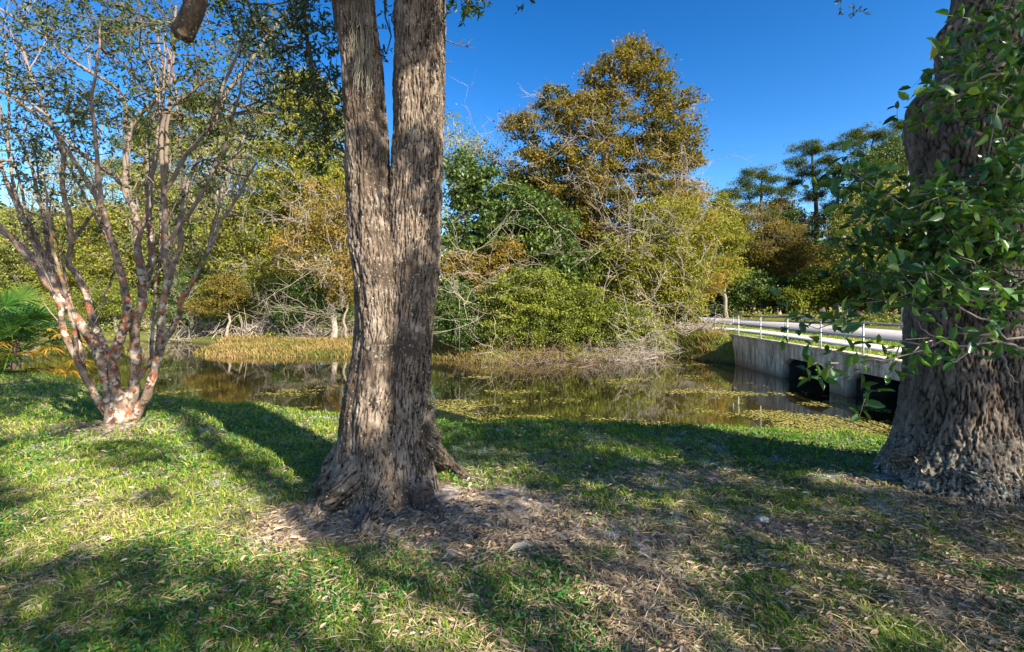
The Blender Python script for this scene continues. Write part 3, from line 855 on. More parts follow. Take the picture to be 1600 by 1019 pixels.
for o_, x_, y_, rr in ((oak3, 9.0, -6.5, .34), (oak4, .6, -7.5, .28)):
    t_ = MB(); pts = smooth_path(np.array([(x_, y_, -.2), (x_ + .05, y_, 1.5), (x_ - .1, y_ + .1, 3.5), (x_ - .1, y_ + .2, 5.2)]), 14)
    tube_path(t_, pts, np.linspace(rr, rr * .6, 14) + rr * .6 * np.exp(-np.arange(14) * .9), 20)
    t_.build('trunk', M['oak_bark_b'], o_, smooth=True)
# limbs of the two front oaks begin where their stems leave the frame
tops = {0: (oak1, np.concatenate([cl1[cl1[:, 2] > 4.6][::25], cr1[cr1[:, 2] > 4.6][::25]]), .14, 'oak_bark'),
        1: (oak2, c2[c2[:, 2] > 4.9][::25], .2, 'oak_bark_b'),
        2: (oak3, np.array([(8.9, -6.3, z) for z in np.arange(3.6, 5.3, .3)]), .2, 'oak_bark_b'),
        3: (oak4, np.array([(.5, -7.3, z) for z in np.arange(3.6, 5.3, .3)]), .17, 'oak_bark_b')}
cent = np.array([(-.8, 3.9), (4.1, 4.1), (9.0, -6.5), (.6, -7.5)])
own = np.argmin(np.linalg.norm(cl[:, None, :2] - cent[None], axis=2) * np.array([1.25, 1.0, .8, .9]), axis=1)
for k, (o_, tp, rr, bk) in tops.items():
    sel = own == k
    if sel.sum() == 0: continue
    A = cl[sel]; sm = small[sel]; ti = tight[sel]
    pick = A[rng.random(len(A)) < .22] if len(A) > 60 else A
    ch = grow(tp, np.full(len(tp), rr), pick, seg=.6, alpha=.5, tip_r=.010, expo=.42, jit=.1, up=.25)
    bm_ = MB()
    for pts, ra in ch: tube_path(bm_, pts, ra * .75, 5)
    bm_.build('limbs', M[bk], o_, smooth=True)
    lf = MB()
    npc = 44
    C = np.repeat(A, npc, 0); s_ = np.repeat(np.where(ti, .11, .19), npc)[:, None]
    kp = np.ones(len(C), bool); kp[np.repeat(sm, npc)] = rng.random(int(np.repeat(sm, npc).sum())) < .5
    P = (C + rng.normal(size=C.shape) * s_)[kp]
    # sun flecks: crown leaves cut away to let sun onto the outlined patches
    Gd = P - SUN * (P[:, 2:3] / SUN[2]) + rng.normal(size=P.shape) * [.03, .03, 0]
    a_, b_ = to_px(Gd)
    gap = inside_polys(a_, b_, LIT) & ~inside_polys(a_, b_, DARK) & (Gd[:, 1] > 1)
    for (yy, pol) in ((3.68, TRUNK_LIT), (3.7, OAK_LIT)):
        Q = P - SUN * ((P[:, 1:2] - yy) / SUN[1]); a_, b_ = to_px(Q); gap |= inside_polys(a_, b_, pol) & (Q[:, 2] > -.1)
    P = P[~gap | (rng.random(len(P)) < .02)]
    leaves(lf, P, rand_dirs(len(P)), .11 * (.7 + .6 * rng.random(len(P))), .5, None, 'far')
    lf.build('crown', M['leaf_oak'], o_)

# leafy twigs of the oaks that hang into the picture
def hang(o_, regions, top_pt, name, lsize=.055, seg=.12, bark='twig_brown', n_tw=5, leaf='leaf_oak', lw=.36, n_lf=9, tl=.24, seed=1, tipr=.0035, alpha=.2):
    r = np.random.default_rng(seed)
    A = []
    for (cx, cy, rx, ry, D, n) in regions:
        a = r.random(n) * 2 * pi; q_ = np.sqrt(r.random(n))
        A.append(np.stack([W(cx + rx * q1 * cos(a1), cy + ry * q1 * sin(a1), D + r.normal() * .18) for a1, q1 in zip(a, q_)]))
    A = np.concatenate(A)
    tp = smooth_path(np.array(top_pt), 24)
    ch = grow(tp, np.linspace(.03, .012, 24), A, seg=seg, alpha=alpha, tip_r=tipr, expo=.42, jit=.22, up=.1, r=r)
    b_ = MB(); tube_path(b_, tp, np.linspace(.03, .012, 24), 8)
    for pts, ra in ch: tube_path(b_, pts, ra, 5)
    lf = MB(); spray(lf, b_, A, n_tw, tl, n_lf, lsize, lw, r, droop=-.25)
    bo = b_.build('branch', M[bark], o_, smooth=True)
    lf.build('foliage', M[leaf], bo)
hang(oak1, [(490, 30, 60, 40, 4.2, 16), (395, 45, 50, 40, 4.4, 9), (500, 140, 45, 40, 4.3, 13), (500, 215, 38, 45, 4.3, 15), (455, 110, 40, 40, 4.4, 8), (350, 10, 50, 25, 4.4, 6), (560, 60, 10, 30, 4.3, 2)],
     [(-1.45, 3.9, 5.2), (-1.75, 4.1, 4.9), W(470, -60, 4.3), W(480, 60, 4.3), W(500, 170, 4.35)], 'a', seed=2)
hang(oak1, [(602, 20, 8, 25, 4.1, 3), (600, 75, 7, 20, 4.1, 2)], [(-1.2, 4.0, 4.9), W(600, -90, 4.1), W(602, 10, 4.1)], 'b', lsize=.045, seed=3, n_tw=2, tl=.12)
hang(oak1, [(727, 10, 10, 22, 3.8, 4)], [(-.7, 3.9, 5.0), W(712, -90, 3.8), W(722, -20, 3.8)], 'c', lsize=.06, seed=4, n_tw=3, tl=.12)
hang(oak1, [(812, -5, 8, 14, 3.8, 1)], [(-.4, 3.9, 4.9), W(800, -90, 3.8), W(810, -20, 3.8)], 'd', lsize=.05, seed=5, n_tw=3, tl=.12)
hang(oak2, [(1345, -5, 14, 8, 3.8, 2)], [(3.4, 4.4, 5.2), W(1370, -90, 3.8), W(1350, -30, 3.8)], 'e', lsize=.04, seed=6, n_tw=3, tl=.1)
# dead twigs beside the right stem
dt = MB()
for pl in ([(694, 62), (715, 70), (742, 76)], [(694, 100), (700, 98), (706, 96)], [(716, 70), (722, 64), (726, 62)], [(730, 73), (733, 66), (738, 62)]):
    p = smooth_path(np.array([W(a, b, 3.95) for a, b in pl]), 8); tube_path(dt, p, np.linspace(.006, .002, 8), 5)
dt.build('dead_twig', M['twig_brown'], oak1)
# broken limb hanging at upper left
lb = MB()
p = smooth_path(np.array([(-1.4, 3.92, 5.6), (-2.0, 3.98, 5.0), W(330, -120, 4.0), W(305, 5, 4.0), W(282, 62, 4.0)]), 110)
n_ = len(p); th = np.linspace(0, 2 * pi, 70, endpoint=False)
U, V = np.meshgrid(th, np.linspace(0, 1, n_))
t = unit(np.gradient(p, axis=0)); a = unit(np.cross(t, [0, 1., 0])); b = np.cross(a, t)
f1, f2, cv = voro(U * 4.5 + .5 * perlin(U * 2, V * 20), V * 22)
R_ = (.085 - .015 * V) + .008 * sstep(.02, .3, f2 - f1) + .012 * fbm(np.cos(U) * 2, np.sin(U) * 2, V * 8, 3)
R_ = R_ * (1 - .55 * sstep(.975, 1.0, V) * (1 + .5 * np.cos(3 * U)))
v = p[:, None] + (a[:, None] * np.cos(U)[..., None] + b[:, None] * np.sin(U)[..., None]) * R_[..., None]
i = np.arange(n_ - 1)[:, None]; j = np.arange(70)[None, :]; kk = (j + 1) % 70
lb.add(v, np.stack([i * 70 + j, (i + 1) * 70 + j, (i + 1) * 70 + kk, i * 70 + kk], -1).reshape(-1, 4))
lb.add(np.concatenate([v[-1], p[-1:]]), None, [(jj_, (jj_ + 1) % 70, 70) for jj_ in range(70)])
tag(lb.build('broken_limb', M['oak_bark'], oak1, smooth=True), 'broken dark limb end hanging into the upper left of the view')
# hanging moss on the left stem
ms = MB()
for k in range(70):
    x0, y0 = rng.uniform(548, 582), rng.uniform(-10, 90)
    L = rng.uniform(30, 90)
    pts = [W(x0 + rng.normal() * 3 * s_, y0 + L * s_, 3.68 - .0 + .02 * sin(s_ * 5 + k)) for s_ in np.linspace(0, 1, 7)]
    tube_path(ms, smooth_path(np.array(pts), 12), np.full(12, .0018), 3, tint=rng.random(), cap=False)
ms.build('hanging_moss', M['moss'], oak1)
print('stage oaks')

# ------------------------------------------------------------------ crape myrtle
my = empty('crape_myrtle', tuple(gp(190, 665)), 'many stemmed crape myrtle with peeling tan and rust bark, at the left of the lawn', 'tree')
DM = 6.2
STEMS = [
    ([(170, 655), (158, 630), (140, 603), (120, 560), (98, 512), (94, 478), (70, 440), (35, 395), (0, 352), (-40, 320)], 15, 5, -.5),
    ([(182, 655), (170, 600), (150, 541), (138, 520), (106, 481), (88, 456), (71, 425), (35, 386), (0, 361), (-50, 330)], 22, 6, .0),
    ([(148, 541), (117, 495), (95, 457), (81, 421), (60, 390), (35, 340), (12, 285), (-10, 230)], 13, 5, .3),
    ([(186, 650), (180, 601), (166, 552), (148, 513), (138, 471), (122, 432), (106, 411), (113, 382), (134, 347), (150, 330), (165, 300)], 19, 4, .4),
    ([(186, 640), (177, 575), (187, 531), (198, 495), (196, 457), (184, 411), (170, 358), (159, 324), (128, 270), (100, 225), (70, 180), (30, 150)], 19, 4, -.3),
    ([(198, 655), (208, 610), (212, 552), (210, 510), (222, 471), (221, 428), (215, 382), (212, 340), (197, 294), (199, 219), (216, 182), (243, 155), (260, 125), (270, 67), (275, 10)], 20, 4, .1),
    ([(222, 460), (233, 428), (237, 386), (233, 340), (233, 304), (231, 216), (240, 182), (250, 145), (252, 90), (240, 30)], 15, 4, .35),
    ([(205, 658), (222, 630), (240, 587), (251, 538), (254, 481), (261, 439), (258, 386), (258, 340), (256, 304), (253, 202), (267, 169), (290, 150), (330, 120)], 19, 4, -.4),
    ([(258, 455), (272, 410), (283, 380), (279, 351), (287, 321), (294, 287), (317, 223), (337, 192), (381, 177), (430, 176)], 12, 3.5, .2),
    ([(250, 545), (276, 502), (283, 470), (300, 439), (325, 393), (343, 354), (370, 310), (398, 255)], 11, 3, -.6),
    ([(196, 294), (178, 275), (135, 246), (91, 206), (44, 169), (0, 142), (-40, 125)], 10, 5, .5),
    ([(199, 219), (189, 148), (118, 98), (60, 50), (0, 14), (-40, -10)], 9, 3.5, .3),
    ([(113, 382), (108, 337), (98, 294), (98, 236), (72, 175), (50, 120), (30, 60)], 10, 3.5, -.2),
    ([(81, 421), (72, 360), (64, 324), (47, 253), (20, 202), (0, 180)], 10, 3.5, .5),
    ([(210, 600), (228, 575), (250, 555)], 11, 6, .1),
    ([(184, 411), (160, 350), (150, 300), (152, 240), (160, 190)], 6, 3, .6),
    ([(-50, 330), (-20, 270), (10, 250), (22, 262)], 8, 4, .0), ([(270, 67), (300, 20), (320, -30)], 5, 3, .0),
    ([(160, 470), (175, 430), (182, 400)], 5, 2, .1),
]
_r = np.random.default_rng(77)
for k_ in range(16):
    src = STEMS[int(_r.integers(0, 10))][0]; i_ = int(_r.integers(2, max(3, len(src) - 2))); x_, y_ = src[i_]
    dx_ = _r.normal() * .22 + (x_ - 190) / 420; pl = [(x_, y_)]
    for q_ in range(6):
        dx_ += _r.normal() * .10; x_ += 52 * dx_; y_ -= 48; pl.append((x_, y_))
    STEMS.append((pl, _r.uniform(6, 9), 2.5, _r.uniform(-.6, .6)))
mb = MB(); mbr = MB(); tree_pts = []; tree_r = []
for (pl, w0, w1, dd) in STEMS:
    n = len(pl); s = np.linspace(0, 1, n)
    base_y = pl[0][1]
    P = []
    for (x_, y_), t_ in zip(pl, s):
        hh = np.clip((660 - y_) / 600, 0, 1)
        P.append(W(x_, y_, DM + dd * hh * 1.9))
    m_ = n * 10
    P = smooth_path(np.array(P), m_)
    P += np.stack([perlin(np.arange(m_) * .16, dd * 9 + i_, w0) for i_ in range(3)], -1) * .018
    ra = np.linspace(w0 * .78, w1 * .8, m_) ** 1.0 / 2 / F * DM * (1 + .10 * perlin(np.arange(m_) * .35, w0 * 3.1, dd))
    sd = 14; t_ = unit(np.gradient(P, axis=0)); a = unit(np.cross(t_, [0, 1., 0])); b = np.cross(a, t_)
    th = np.linspace(0, 2 * pi, sd, endpoint=False)
    U, V = np.meshgrid(th, np.arange(m_))
    rel = 1 + .16 * perlin(np.cos(U) * 1.2 + w0, np.sin(U) * 1.2, V * .13)
    v = P[:, None] + (a[:, None] * np.cos(U)[..., None] + b[:, None] * np.sin(U)[..., None]) * (ra[:, None] * rel)[..., None]
    i = np.arange(m_ - 1)[:, None]; j = np.arange(sd)[None, :]; kk = (j + 1) % sd
    mb.add(v, np.stack([i * sd + j, (i + 1) * sd + j, (i + 1) * sd + kk, i * sd + kk], -1).reshape(-1, 4))
    tree_pts.append(P[::5]); tree_r.append(ra[::5])
# the stool the stems rise from
zz = np.linspace(-.12, .42, 40); th = np.linspace(0, 2 * pi, 60, endpoint=False)
U, V = np.meshgrid(th, zz)
b0 = np.array(W(188, 660, DM)); gz = float(zg(b0[0], b0[1]))
R_ = .155 - .02 * V / .4 + .10 * np.clip(.15 - V, 0, 1) + .045 * fbm(np.cos(U) * 1.5, np.sin(U) * 1.5, V * 4, 3)
R_ = R_ * np.where(V > .3, np.sqrt(np.clip(1 - ((V - .3) / .13) ** 2, 0.02, 1)), 1)
v = np.stack([b0[0] + R_ * np.cos(U) * 1.15, DM + R_ * np.sin(U), gz + V], -1)
i = np.arange(39)[:, None]; j = np.arange(60)[None, :]; kk = (j + 1) % 60
mb.add(v, np.stack([i * 60 + j, i * 60 + kk, (i + 1) * 60 + kk, (i + 1) * 60 + j], -1).reshape(-1, 4))
mb.build('trunk', M['myrtle_bark'], my, smooth=True)
r = np.random.default_rng(21)
A = []
for (cx, cy, rx, ry, n) in ((100, 60, 130, 90, 95), (250, 60, 110, 80, 75), (380, 110, 90, 70, 55), (60, 180, 90, 70, 55), (180, 190, 90, 60, 45), (290, 170, 90, 50, 38),
                            (380, 200, 70, 50, 22), (60, 270, 80, 50, 20), (200, 280, 60, 40, 10), (350, 270, 60, 50, 12), (310, 360, 80, 60, 14), (110, 340, 80, 40, 8), (-60, 150, 60, 150, 20), (430, 70, 60, 60, 20), (180, -60, 250, 50, 40)):
    for k in range(n):
        a_, q_ = r.random() * 2 * pi, math.sqrt(r.random())
        A.append(W(cx + rx * q_ * cos(a_), cy + ry * q_ * sin(a_), DM + r.normal() * .75))
A = np.array(A)
TP = np.concatenate([p_[len(p_) // 2:] for p_ in tree_pts]); TR = np.concatenate([q_[len(q_) // 2:] for q_ in tree_r])
ch = grow(TP, TR, A, seg=.16, alpha=.0, tip_r=.0042, expo=.40, jit=.30, up=.12, r=r, rmax=.03)
for pts, ra in ch: tube_path(mbr, pts, ra, 5)
lf = MB(); spray(lf, mbr, A[r.random(len(A)) < .86], 5, .30, 7, .048, .5, r, tw_r=.0022, droop=.0)
bo = mbr.build('branches', M['twig_brown'], my, smooth=True)
lf.build('foliage', M['leaf_myrtle'], my)
# arching bare twigs on the stems
tw = MB()
for k in range(150):
    P = tree_pts[r.integers(0, 14)]; p0 = P[r.integers(len(P) // 3, len(P) - 1)]
    d = unit(np.array([r.normal() * .8, r.normal() * .5, .5 + r.random()])); L = r.uniform(.4, 1.1)
    pts = [p0 + d * L * s + np.array([0, 0, .15 * sin(s * 3)]) + r.normal(size=3) * .03 * s for s in np.linspace(0, 1, 7)]
    tube_path(tw, smooth_path(np.array(pts), 14), np.linspace(.0065, .002, 14), 5)
tw.build('bare_twigs', M['twig_grey'], my, smooth=True)
print('stage myrtle')

# ------------------------------------------------------------------ broadleaf evergreen reaching in from the right
sh = empty('broadleaf_evergreen', (4.6, 3.1, float(zg(4.6, 3.1))), 'glossy broad leaved evergreen reaching in from the right, in front of the big oak', 'tree')
r = np.random.default_rng(33)
st = MB(); tp = smooth_path(np.array([(4.6, 3.1, -.1), (4.55, 3.1, .8), (4.45, 3.05, 1.8), (4.2, 3.0, 3.0), (3.9, 3.0, 4.2)]), 26)
tube_path(st, tp, np.linspace(.07, .02, 26), 12); st.build('trunk', M['twig_grey'], sh, smooth=True)
reg = [(1560, 60, 50, 60, 2.9, 20), (1540, 140, 60, 40, 2.9, 15), (1500, 110, 25, 30, 2.9, 3), (1455, 138, 16, 10, 2.9, 2), (1590, 200, 30, 60, 2.8, 14), (1570, 280, 50, 50, 2.8, 18),
       (1530, 360, 70, 50, 2.8, 24), (1450, 330, 60, 35, 2.9, 14), (1400, 300, 40, 30, 3.0, 10), (1345, 272, 36, 22, 3.1, 9), (1412, 200, 18, 18, 3.0, 3),
       (1430, 400, 80, 45, 2.9, 26), (1350, 370, 50, 30, 3.1, 12), (1340, 450, 60, 30, 3.1, 14), (1300, 480, 50, 25, 3.1, 10), (1380, 470, 60, 35, 3.0, 16), (1250, 490, 22, 12, 3.2, 4),
       (1270, 560, 35, 30, 3.0, 8), (1265, 590, 18, 12, 3.0, 3), (1370, 600, 26, 34, 2.9, 6), (1365, 550, 40, 20, 2.9, 4), (1420, 535, 40, 20, 2.9, 6), (1480, 430, 60, 50, 2.8, 14), (1570, 420, 50, 60, 2.7, 14), (1560, 520, 40, 25, 2.8, 3), (1640, 300, 60, 300, 2.8, 30)]
A = []
for (cx, cy, rx, ry, D, n) in reg:
    for k in range(n):
        a_, q_ = r.random() * 2 * pi, math.sqrt(r.random())
        A.append(W(cx + rx * q_ * cos(a_), cy + ry * q_ * sin(a_), D + r.normal() * .16))
A = np.array(A)
apx, apy = to_px(A)
A = A[r.random(len(A)) < np.where(((apx < 1420) & (apy > 430)) | (apx < 1300), .26, np.where((apx > 1440) & (apy < 460), .85, .66))]
ch = grow(tp, np.linspace(.05, .02, 26), A, seg=.11, alpha=.12, tip_r=.0028, expo=.46, jit=.28, up=.06, r=r, rmax=.03)
b_ = MB()
for pts, ra in ch: tube_path(b_, pts, ra, 6)
for pl in ([(1600, 470), (1540, 468), (1480, 472), (1440, 458)], [(1600, 512), (1540, 500), (1490, 470), (1475, 420)], [(1600, 545), (1560, 535), (1500, 540), (1450, 520), (1430, 500)],
           [(1600, 500), (1550, 520), (1500, 560), (1480, 575)], [(1590, 430), (1570, 460), (1585, 500)], [(1560, 535), (1575, 580), (1590, 600)], [(1500, 472), (1470, 450), (1440, 420)]):
    p = smooth_path(np.array([W(a1, b1, 2.85) for a1, b1 in pl]), 20); p += r.normal(size=p.shape) * .004
    tube_path(b_, p, np.linspace(.009, .003, 20), 6)
lf = MB(); spray(lf, b_, A, 3, .17, 5, .085, .52, r, tw_r=.002, droop=-.15, nrm_up=.9, ldir=1.0, tint_bias=-.1)
b_.build('branches', M['twig_grey'], sh, smooth=True)
lf.build('foliage', M['leaf_shrub'], sh)
print('stage shrub')

LEAFK = 1.25
# ------------------------------------------------------------------ trees across the water
def far_tree(name, label, base_px, D, blobs, n, leaf, bark, lpc=60, lsize=.14, trunk_w=14, seed=0, leafless=.12, group=None, trunk_top=.75, spread=.38,
             lw=.5, seg=.6, tipr=.012, cat='tree', up=.2, alpha=.3, lean=0, bare=None, bare_mat='twig_pale', moss=0, leaf2=None, jit=.16, depth=.8):
    r = np.random.default_rng(seed + 100)
    bx = (base_px - 800) / F * D; bz = float(zg(bx, D))
    t = empty(name, (bx, D, bz), label, cat, group)
    A = []
    wsum = sum(b[2] * b[3] for b in blobs)
    for b in blobs:
        k = max(3, int(2.3 * n * b[2] * b[3] / wsum))
        q_ = rand_dirs(k, r) * (r.random((k, 1)) ** .36)
        q_ = q_ * (1 + .22 * fbm(q_[:, 0] * 2 + b[0], q_[:, 1] * 2, q_[:, 2] * 2 + seed, 2))[:, None]
        c = W(b[0], b[1], D); sx = b[2] / F * D; sz = b[3] / F * D
        A.append(c + q_ * np.array([sx, (sx + sz) / 2 * depth, sz]))
    A = np.concatenate(A)
    A = A[A[:, 2] > zg(A[:, 0], A[:, 1]) + .1]
    topz = A[:, 2].max() * trunk_top + bz * (1 - trunk_top)
    cx = np.average(A[A[:, 2] > np.quantile(A[:, 2], .7)][:, 0])
    hts = np.linspace(0, 1, 18)
    path = np.stack([bx + (cx + lean - bx) * hts ** 1.3, D + .15 * np.sin(hts * 5 + seed), bz - .2 + (topz - bz + .2) * hts], -1)
    path[1:, 0] += np.cumsum(r.normal(size=17)) * .05
    r0 = trunk_w / 2 / F * D; rad = r0 * (1 - .8 * hts) * (1 + .5 * np.exp(-hts * 18))
    tb = MB(); tube_path(tb, path, rad, 10); tb.build('trunk', M[bark], t, smooth=True)
    lo = int(len(path) * .25) if cat == 'tree' else 0
    ch = grow(path[lo:], rad[lo:], A, seg=seg, alpha=alpha, tip_r=tipr, expo=.44, jit=jit, up=up, r=r, rmax=r0 * .6)
    bb = MB()
    for pts, ra in ch: tube_path(bb, pts, ra, 4, cap=False)
    bb.build('branches', M[bark], t)
    L = A[r.random(len(A)) > leafless * .6]; lpc = int(lpc * LEAFK)
    C = np.repeat(L, lpc, 0); keyt = np.repeat(r.random(len(L)), lpc)
    P = C + r.normal(size=C.shape) * spread * .66 * np.array([1.15, 1.15, .55])
    P = P[(P[:, 2] > bz + .05)]; kt = keyt[:len(P)]
    tint = np.clip(.5 * kt + .5 * r.random(len(P)), 0, 1)
    lf_ = MB(); dr = unit(rand_dirs(len(P), r) + np.array([0, 0, -.25]))
    leaves(lf_, P, dr, lsize * 1.05 * (.6 + .8 * r.random(len(P))), lw, tint, 'far', r=r)
    lf_.build('crown', M[leaf], t)
    if bare:
        bt = MB()
        for (cx_, cy_, rx_, ry_, k) in bare:
            for _ in range(int(k * .8)):
                p0 = W(cx_ + r.normal() * rx_ * .5, cy_ + r.normal() * ry_ * .5, D - r.random() * 2.0 - .6)
                d = unit(np.array([r.normal(), r.normal() * .4, r.normal() * .6 + .2])); Ln = r.uniform(.8, 2.6)
                m_ = 9; s = np.linspace(0, 1, m_)[:, None]
                bend = r.normal(size=3) * .35
                pp = p0 + d * Ln * s + bend * np.sin(s * pi) * .8 + np.cumsum(r.normal(size=(m_, 3)), 0) * .075
                tube_path(bt, pp, np.linspace(.010, .003, m_), 4, cap=False)
                for _2 in range(5):
                    q0 = pp[r.integers(2, m_ - 1)]; d2 = unit(d + r.normal(size=3) * .7)
                    p2 = q0 + d2 * Ln * .4 * s[::2] + np.cumsum(r.normal(size=(5, 3)), 0) * .04
                    tube_path(bt, p2, np.linspace(.008, .003, 5), 3, cap=False)
        bt.build('bare_branches', M[bare_mat], t)
    if moss:
        mo = MB()
        for _ in range(moss):
            p0 = A[r.integers(len(A))]; 
            for __ in range(14):
                q0 = p0 + r.normal(size=3) * .12; Ln = r.uniform(.4, 1.3)
                s = np.linspace(0, 1, 6)[:, None]
                pp = q0 + np.array([0, 0, -1.0]) * Ln * s + np.cumsum(r.normal(size=(6, 3)), 0) * .02
                tube_path(mo, pp, np.linspace(.016, .006, 6), 3, cap=False, tint=r.random())
        mo.build('hanging_moss', M['moss'], t)
    return t

far_tree('cypress_tree', 'tallest rusty gold cypress with broad crown against the sky across the pond', 930, 25,
         [(985, 100, 42, 42), (1010, 120, 40, 40), (940, 130, 40, 35), (880, 160, 45, 35), (1050, 160, 45, 28), (820, 195, 32, 30), (930, 200, 90, 50), (1040, 215, 62, 50), (850, 250, 60, 45), (970, 280, 110, 60), (1070, 240, 35, 30), (900, 330, 80, 50), (1030, 340, 70, 45), (960, 390, 80, 40)],
         430, 'leaf_cypress', 'cyp_bark', 62, .15, 24, 1, .08, spread=.30, trunk_top=.93, up=.15, alpha=.25,
         bare=[(900, 250, 90, 80, 34), (1020, 300, 90, 50, 26), (960, 370, 120, 50, 30), (1080, 270, 40, 30, 10)])
far_tree('deciduous_tree', 'yellow green tree leaning over the bank to the right of the tall cypress', 1010, 22.5,
         [(1050, 350, 70, 45), (1000, 400, 80, 50), (1075, 410, 50, 50), (960, 430, 60, 50), (1040, 460, 60, 40), (1110, 360, 30, 25)],
         210, 'leaf_yellow', 'twig_grey', 55, .12, 10, 2, .18, spread=.30, bare=[(1040, 340, 60, 40, 30), (1060, 420, 70, 60, 16), (980, 380, 60, 60, 16)])
far_tree('broadleaf_evergreen', 'dense dark green evergreen just right of the twin oak, across the pond', 790, 22,
         [(728, 275, 34, 40), (755, 300, 45, 40), (800, 330, 60, 45), (850, 360, 60, 45), (740, 370, 60, 60), (820, 410, 80, 55), (890, 420, 50, 50), (730, 450, 50, 40)],
         240, 'leaf_dark', 'twig_brown', 62, .16, 12, 3, .05, spread=.28, bare=[(740, 400, 60, 60, 16), (830, 350, 60, 40, 8)])
far_tree('deciduous_tree', 'thin half bare tree showing just past the twin oak against the sky', 725, 27,
         [(700, 225, 25, 50), (745, 225, 28, 25), (770, 250, 30, 30), (720, 300, 40, 50), (790, 290, 30, 40)],
         90, 'leaf_pale', 'twig_pale', 26, .14, 9, 4, .3, bare=[(760, 240, 40, 40, 26), (720, 280, 40, 40, 10)])
far_tree('broadleaf_evergreen', 'tall yellowish evergreen rising left of the twin oak, across the pond', 470, 29,
         [(480, 140, 45, 30), (445, 175, 45, 35), (510, 180, 40, 40), (460, 230, 55, 40), (500, 290, 55, 50), (440, 300, 40, 40)],
         200, 'leaf_yellow', 'twig_grey', 55, .16, 13, 5, .1, spread=.34, bare=[(440, 200, 50, 50, 10)], moss=8)
far_tree('deciduous_tree', 'gold and grey twiggy tree partly behind the left side of the twin oak', 520, 26,
         [(500, 330, 55, 50), (530, 400, 45, 60), (470, 390, 45, 50), (560, 330, 40, 60)],
         150, 'leaf_gold', 'twig_pale', 40, .13, 10, 6, .25, bare=[(480, 330, 60, 50, 34), (500, 420, 50, 40, 22)], moss=6)
far_tree('deciduous_tree', 'leafy green tree left of the gold twiggy one at the marsh edge', 420, 30,
         [(410, 350, 55, 50), (380, 410, 55, 45), (440, 430, 50, 45), (350, 360, 40, 40)],
         190, 'leaf_yellow', 'twig_grey', 52, .15, 11, 7, .12, bare=[(400, 330, 60, 60, 26), (420, 440, 50, 40, 16)], moss=8)
far_tree('deciduous_tree', 'pale mossy half bare tree behind the crape myrtle right stems', 330, 33,
         [(350, 250, 50, 35), (320, 300, 50, 40), (340, 350, 50, 50), (290, 360, 40, 45), (320, 420, 50, 40)],
         170, 'leaf_pale', 'twig_pale', 34, .15, 11, 8, .3, bare=[(340, 260, 50, 50, 34), (320, 340, 50, 50, 24)], moss=12)
far_tree('pine_tree', 'bright topped pine seen through the crape myrtle, across the pond', 300, 42,
         [(310, 160, 38, 14), (280, 185, 34, 12), (340, 205, 30, 12), (300, 230, 40, 13), (260, 215, 24, 10)],
         90, 'leaf_willow', 'pine_bark', 70, .22, 9, 9, .0, spread=.42, lw=.25)
far_tree('deciduous_tree', 'pale green tree behind the crape myrtle middle stems', 230, 35,
         [(230, 290, 45, 35), (210, 340, 50, 40), (250, 370, 50, 45), (200, 410, 60, 40)],
         170, 'leaf_pale', 'twig_grey', 46, .17, 11, 10, .15, bare=[(230, 330, 60, 50, 18)], moss=6)
far_tree('broadleaf_evergreen', 'low rounded green tree left of the crape myrtle stems beyond the pond', 130, 34,
         [(150, 350, 45, 30), (110, 380, 55, 40), (160, 420, 50, 40), (90, 440, 50, 35)],
         170, 'leaf_yellow', 'twig_grey', 48, .17, 11, 11, .1)
far_tree('deciduous_tree', 'yellowing tree nearest the left edge, beyond the pond', 40, 36,
         [(30, 360, 45, 35), (50, 400, 50, 40), (10, 430, 50, 40), (-40, 380, 50, 60)],
         150, 'leaf_pale', 'twig_grey', 48, .18, 11, 12, .1, bare=[(30, 350, 40, 40, 12)])
far_tree('pine_tree', 'dark pine standing alone against the sky to the right of the cypress', 1282, 50,
         [(1262, 232, 26, 12), (1240, 252, 16, 9), (1285, 250, 18, 9), (1262, 268, 26, 9), (1240, 285, 18, 8), (1285, 285, 18, 8), (1268, 305, 26, 8), (1295, 320, 14, 6)],
         70, 'needle', 'pine_bark', 110, .16, 13, 13, .0, spread=.36, lw=.28, seg=.5, trunk_top=.93)
far_tree('pine_tree', 'short leaning pine between the cypress and the lone pine', 1172, 48,
         [(1185, 270, 26, 10), (1160, 285, 18, 8), (1205, 280, 16, 7), (1180, 300, 34, 10), (1165, 325, 26, 10), (1195, 335, 24, 9)],
         56, 'needle', 'pine_bark', 110, .16, 13, 14, .0, spread=.36, lw=.28, seg=.5, trunk_top=.93)
far_tree('pine_tree', 'spreading pine just left of the big right oak', 1340, 46,
         [(1350, 208, 32, 10), (1385, 215, 28, 10), (1320, 228, 26, 9), (1365, 240, 40, 12), (1330, 265, 26, 9), (1400, 250, 24, 12), (1380, 285, 40, 14)],
         90, 'needle', 'pine_bark', 110, .16, 13, 15, .0, spread=.36, lw=.28, seg=.5, trunk_top=.93)
far_tree('pine_tree', 'slender pine close behind the lone pine', 1300, 54,
         [(1312, 262, 16, 8), (1295, 285, 14, 7), (1318, 300, 16, 8), (1305, 325, 18, 7)],
         36, 'needle', 'pine_bark', 110, .16, 13, 16, .0, spread=.36, lw=.28, seg=.5, trunk_top=.93)
far_tree('deciduous_tree', 'brown twiggy tree below the short leaning pine', 1190, 44,
         [(1180, 350, 35, 25), (1215, 370, 40, 30), (1170, 390, 40, 35), (1220, 410, 40, 30)],
         120, 'leaf_cypress', 'twig_grey', 42, .19, 8, 17, .25, spread=.42, bare=[(1200, 360, 50, 40, 26)], bare_mat='twig_grey')
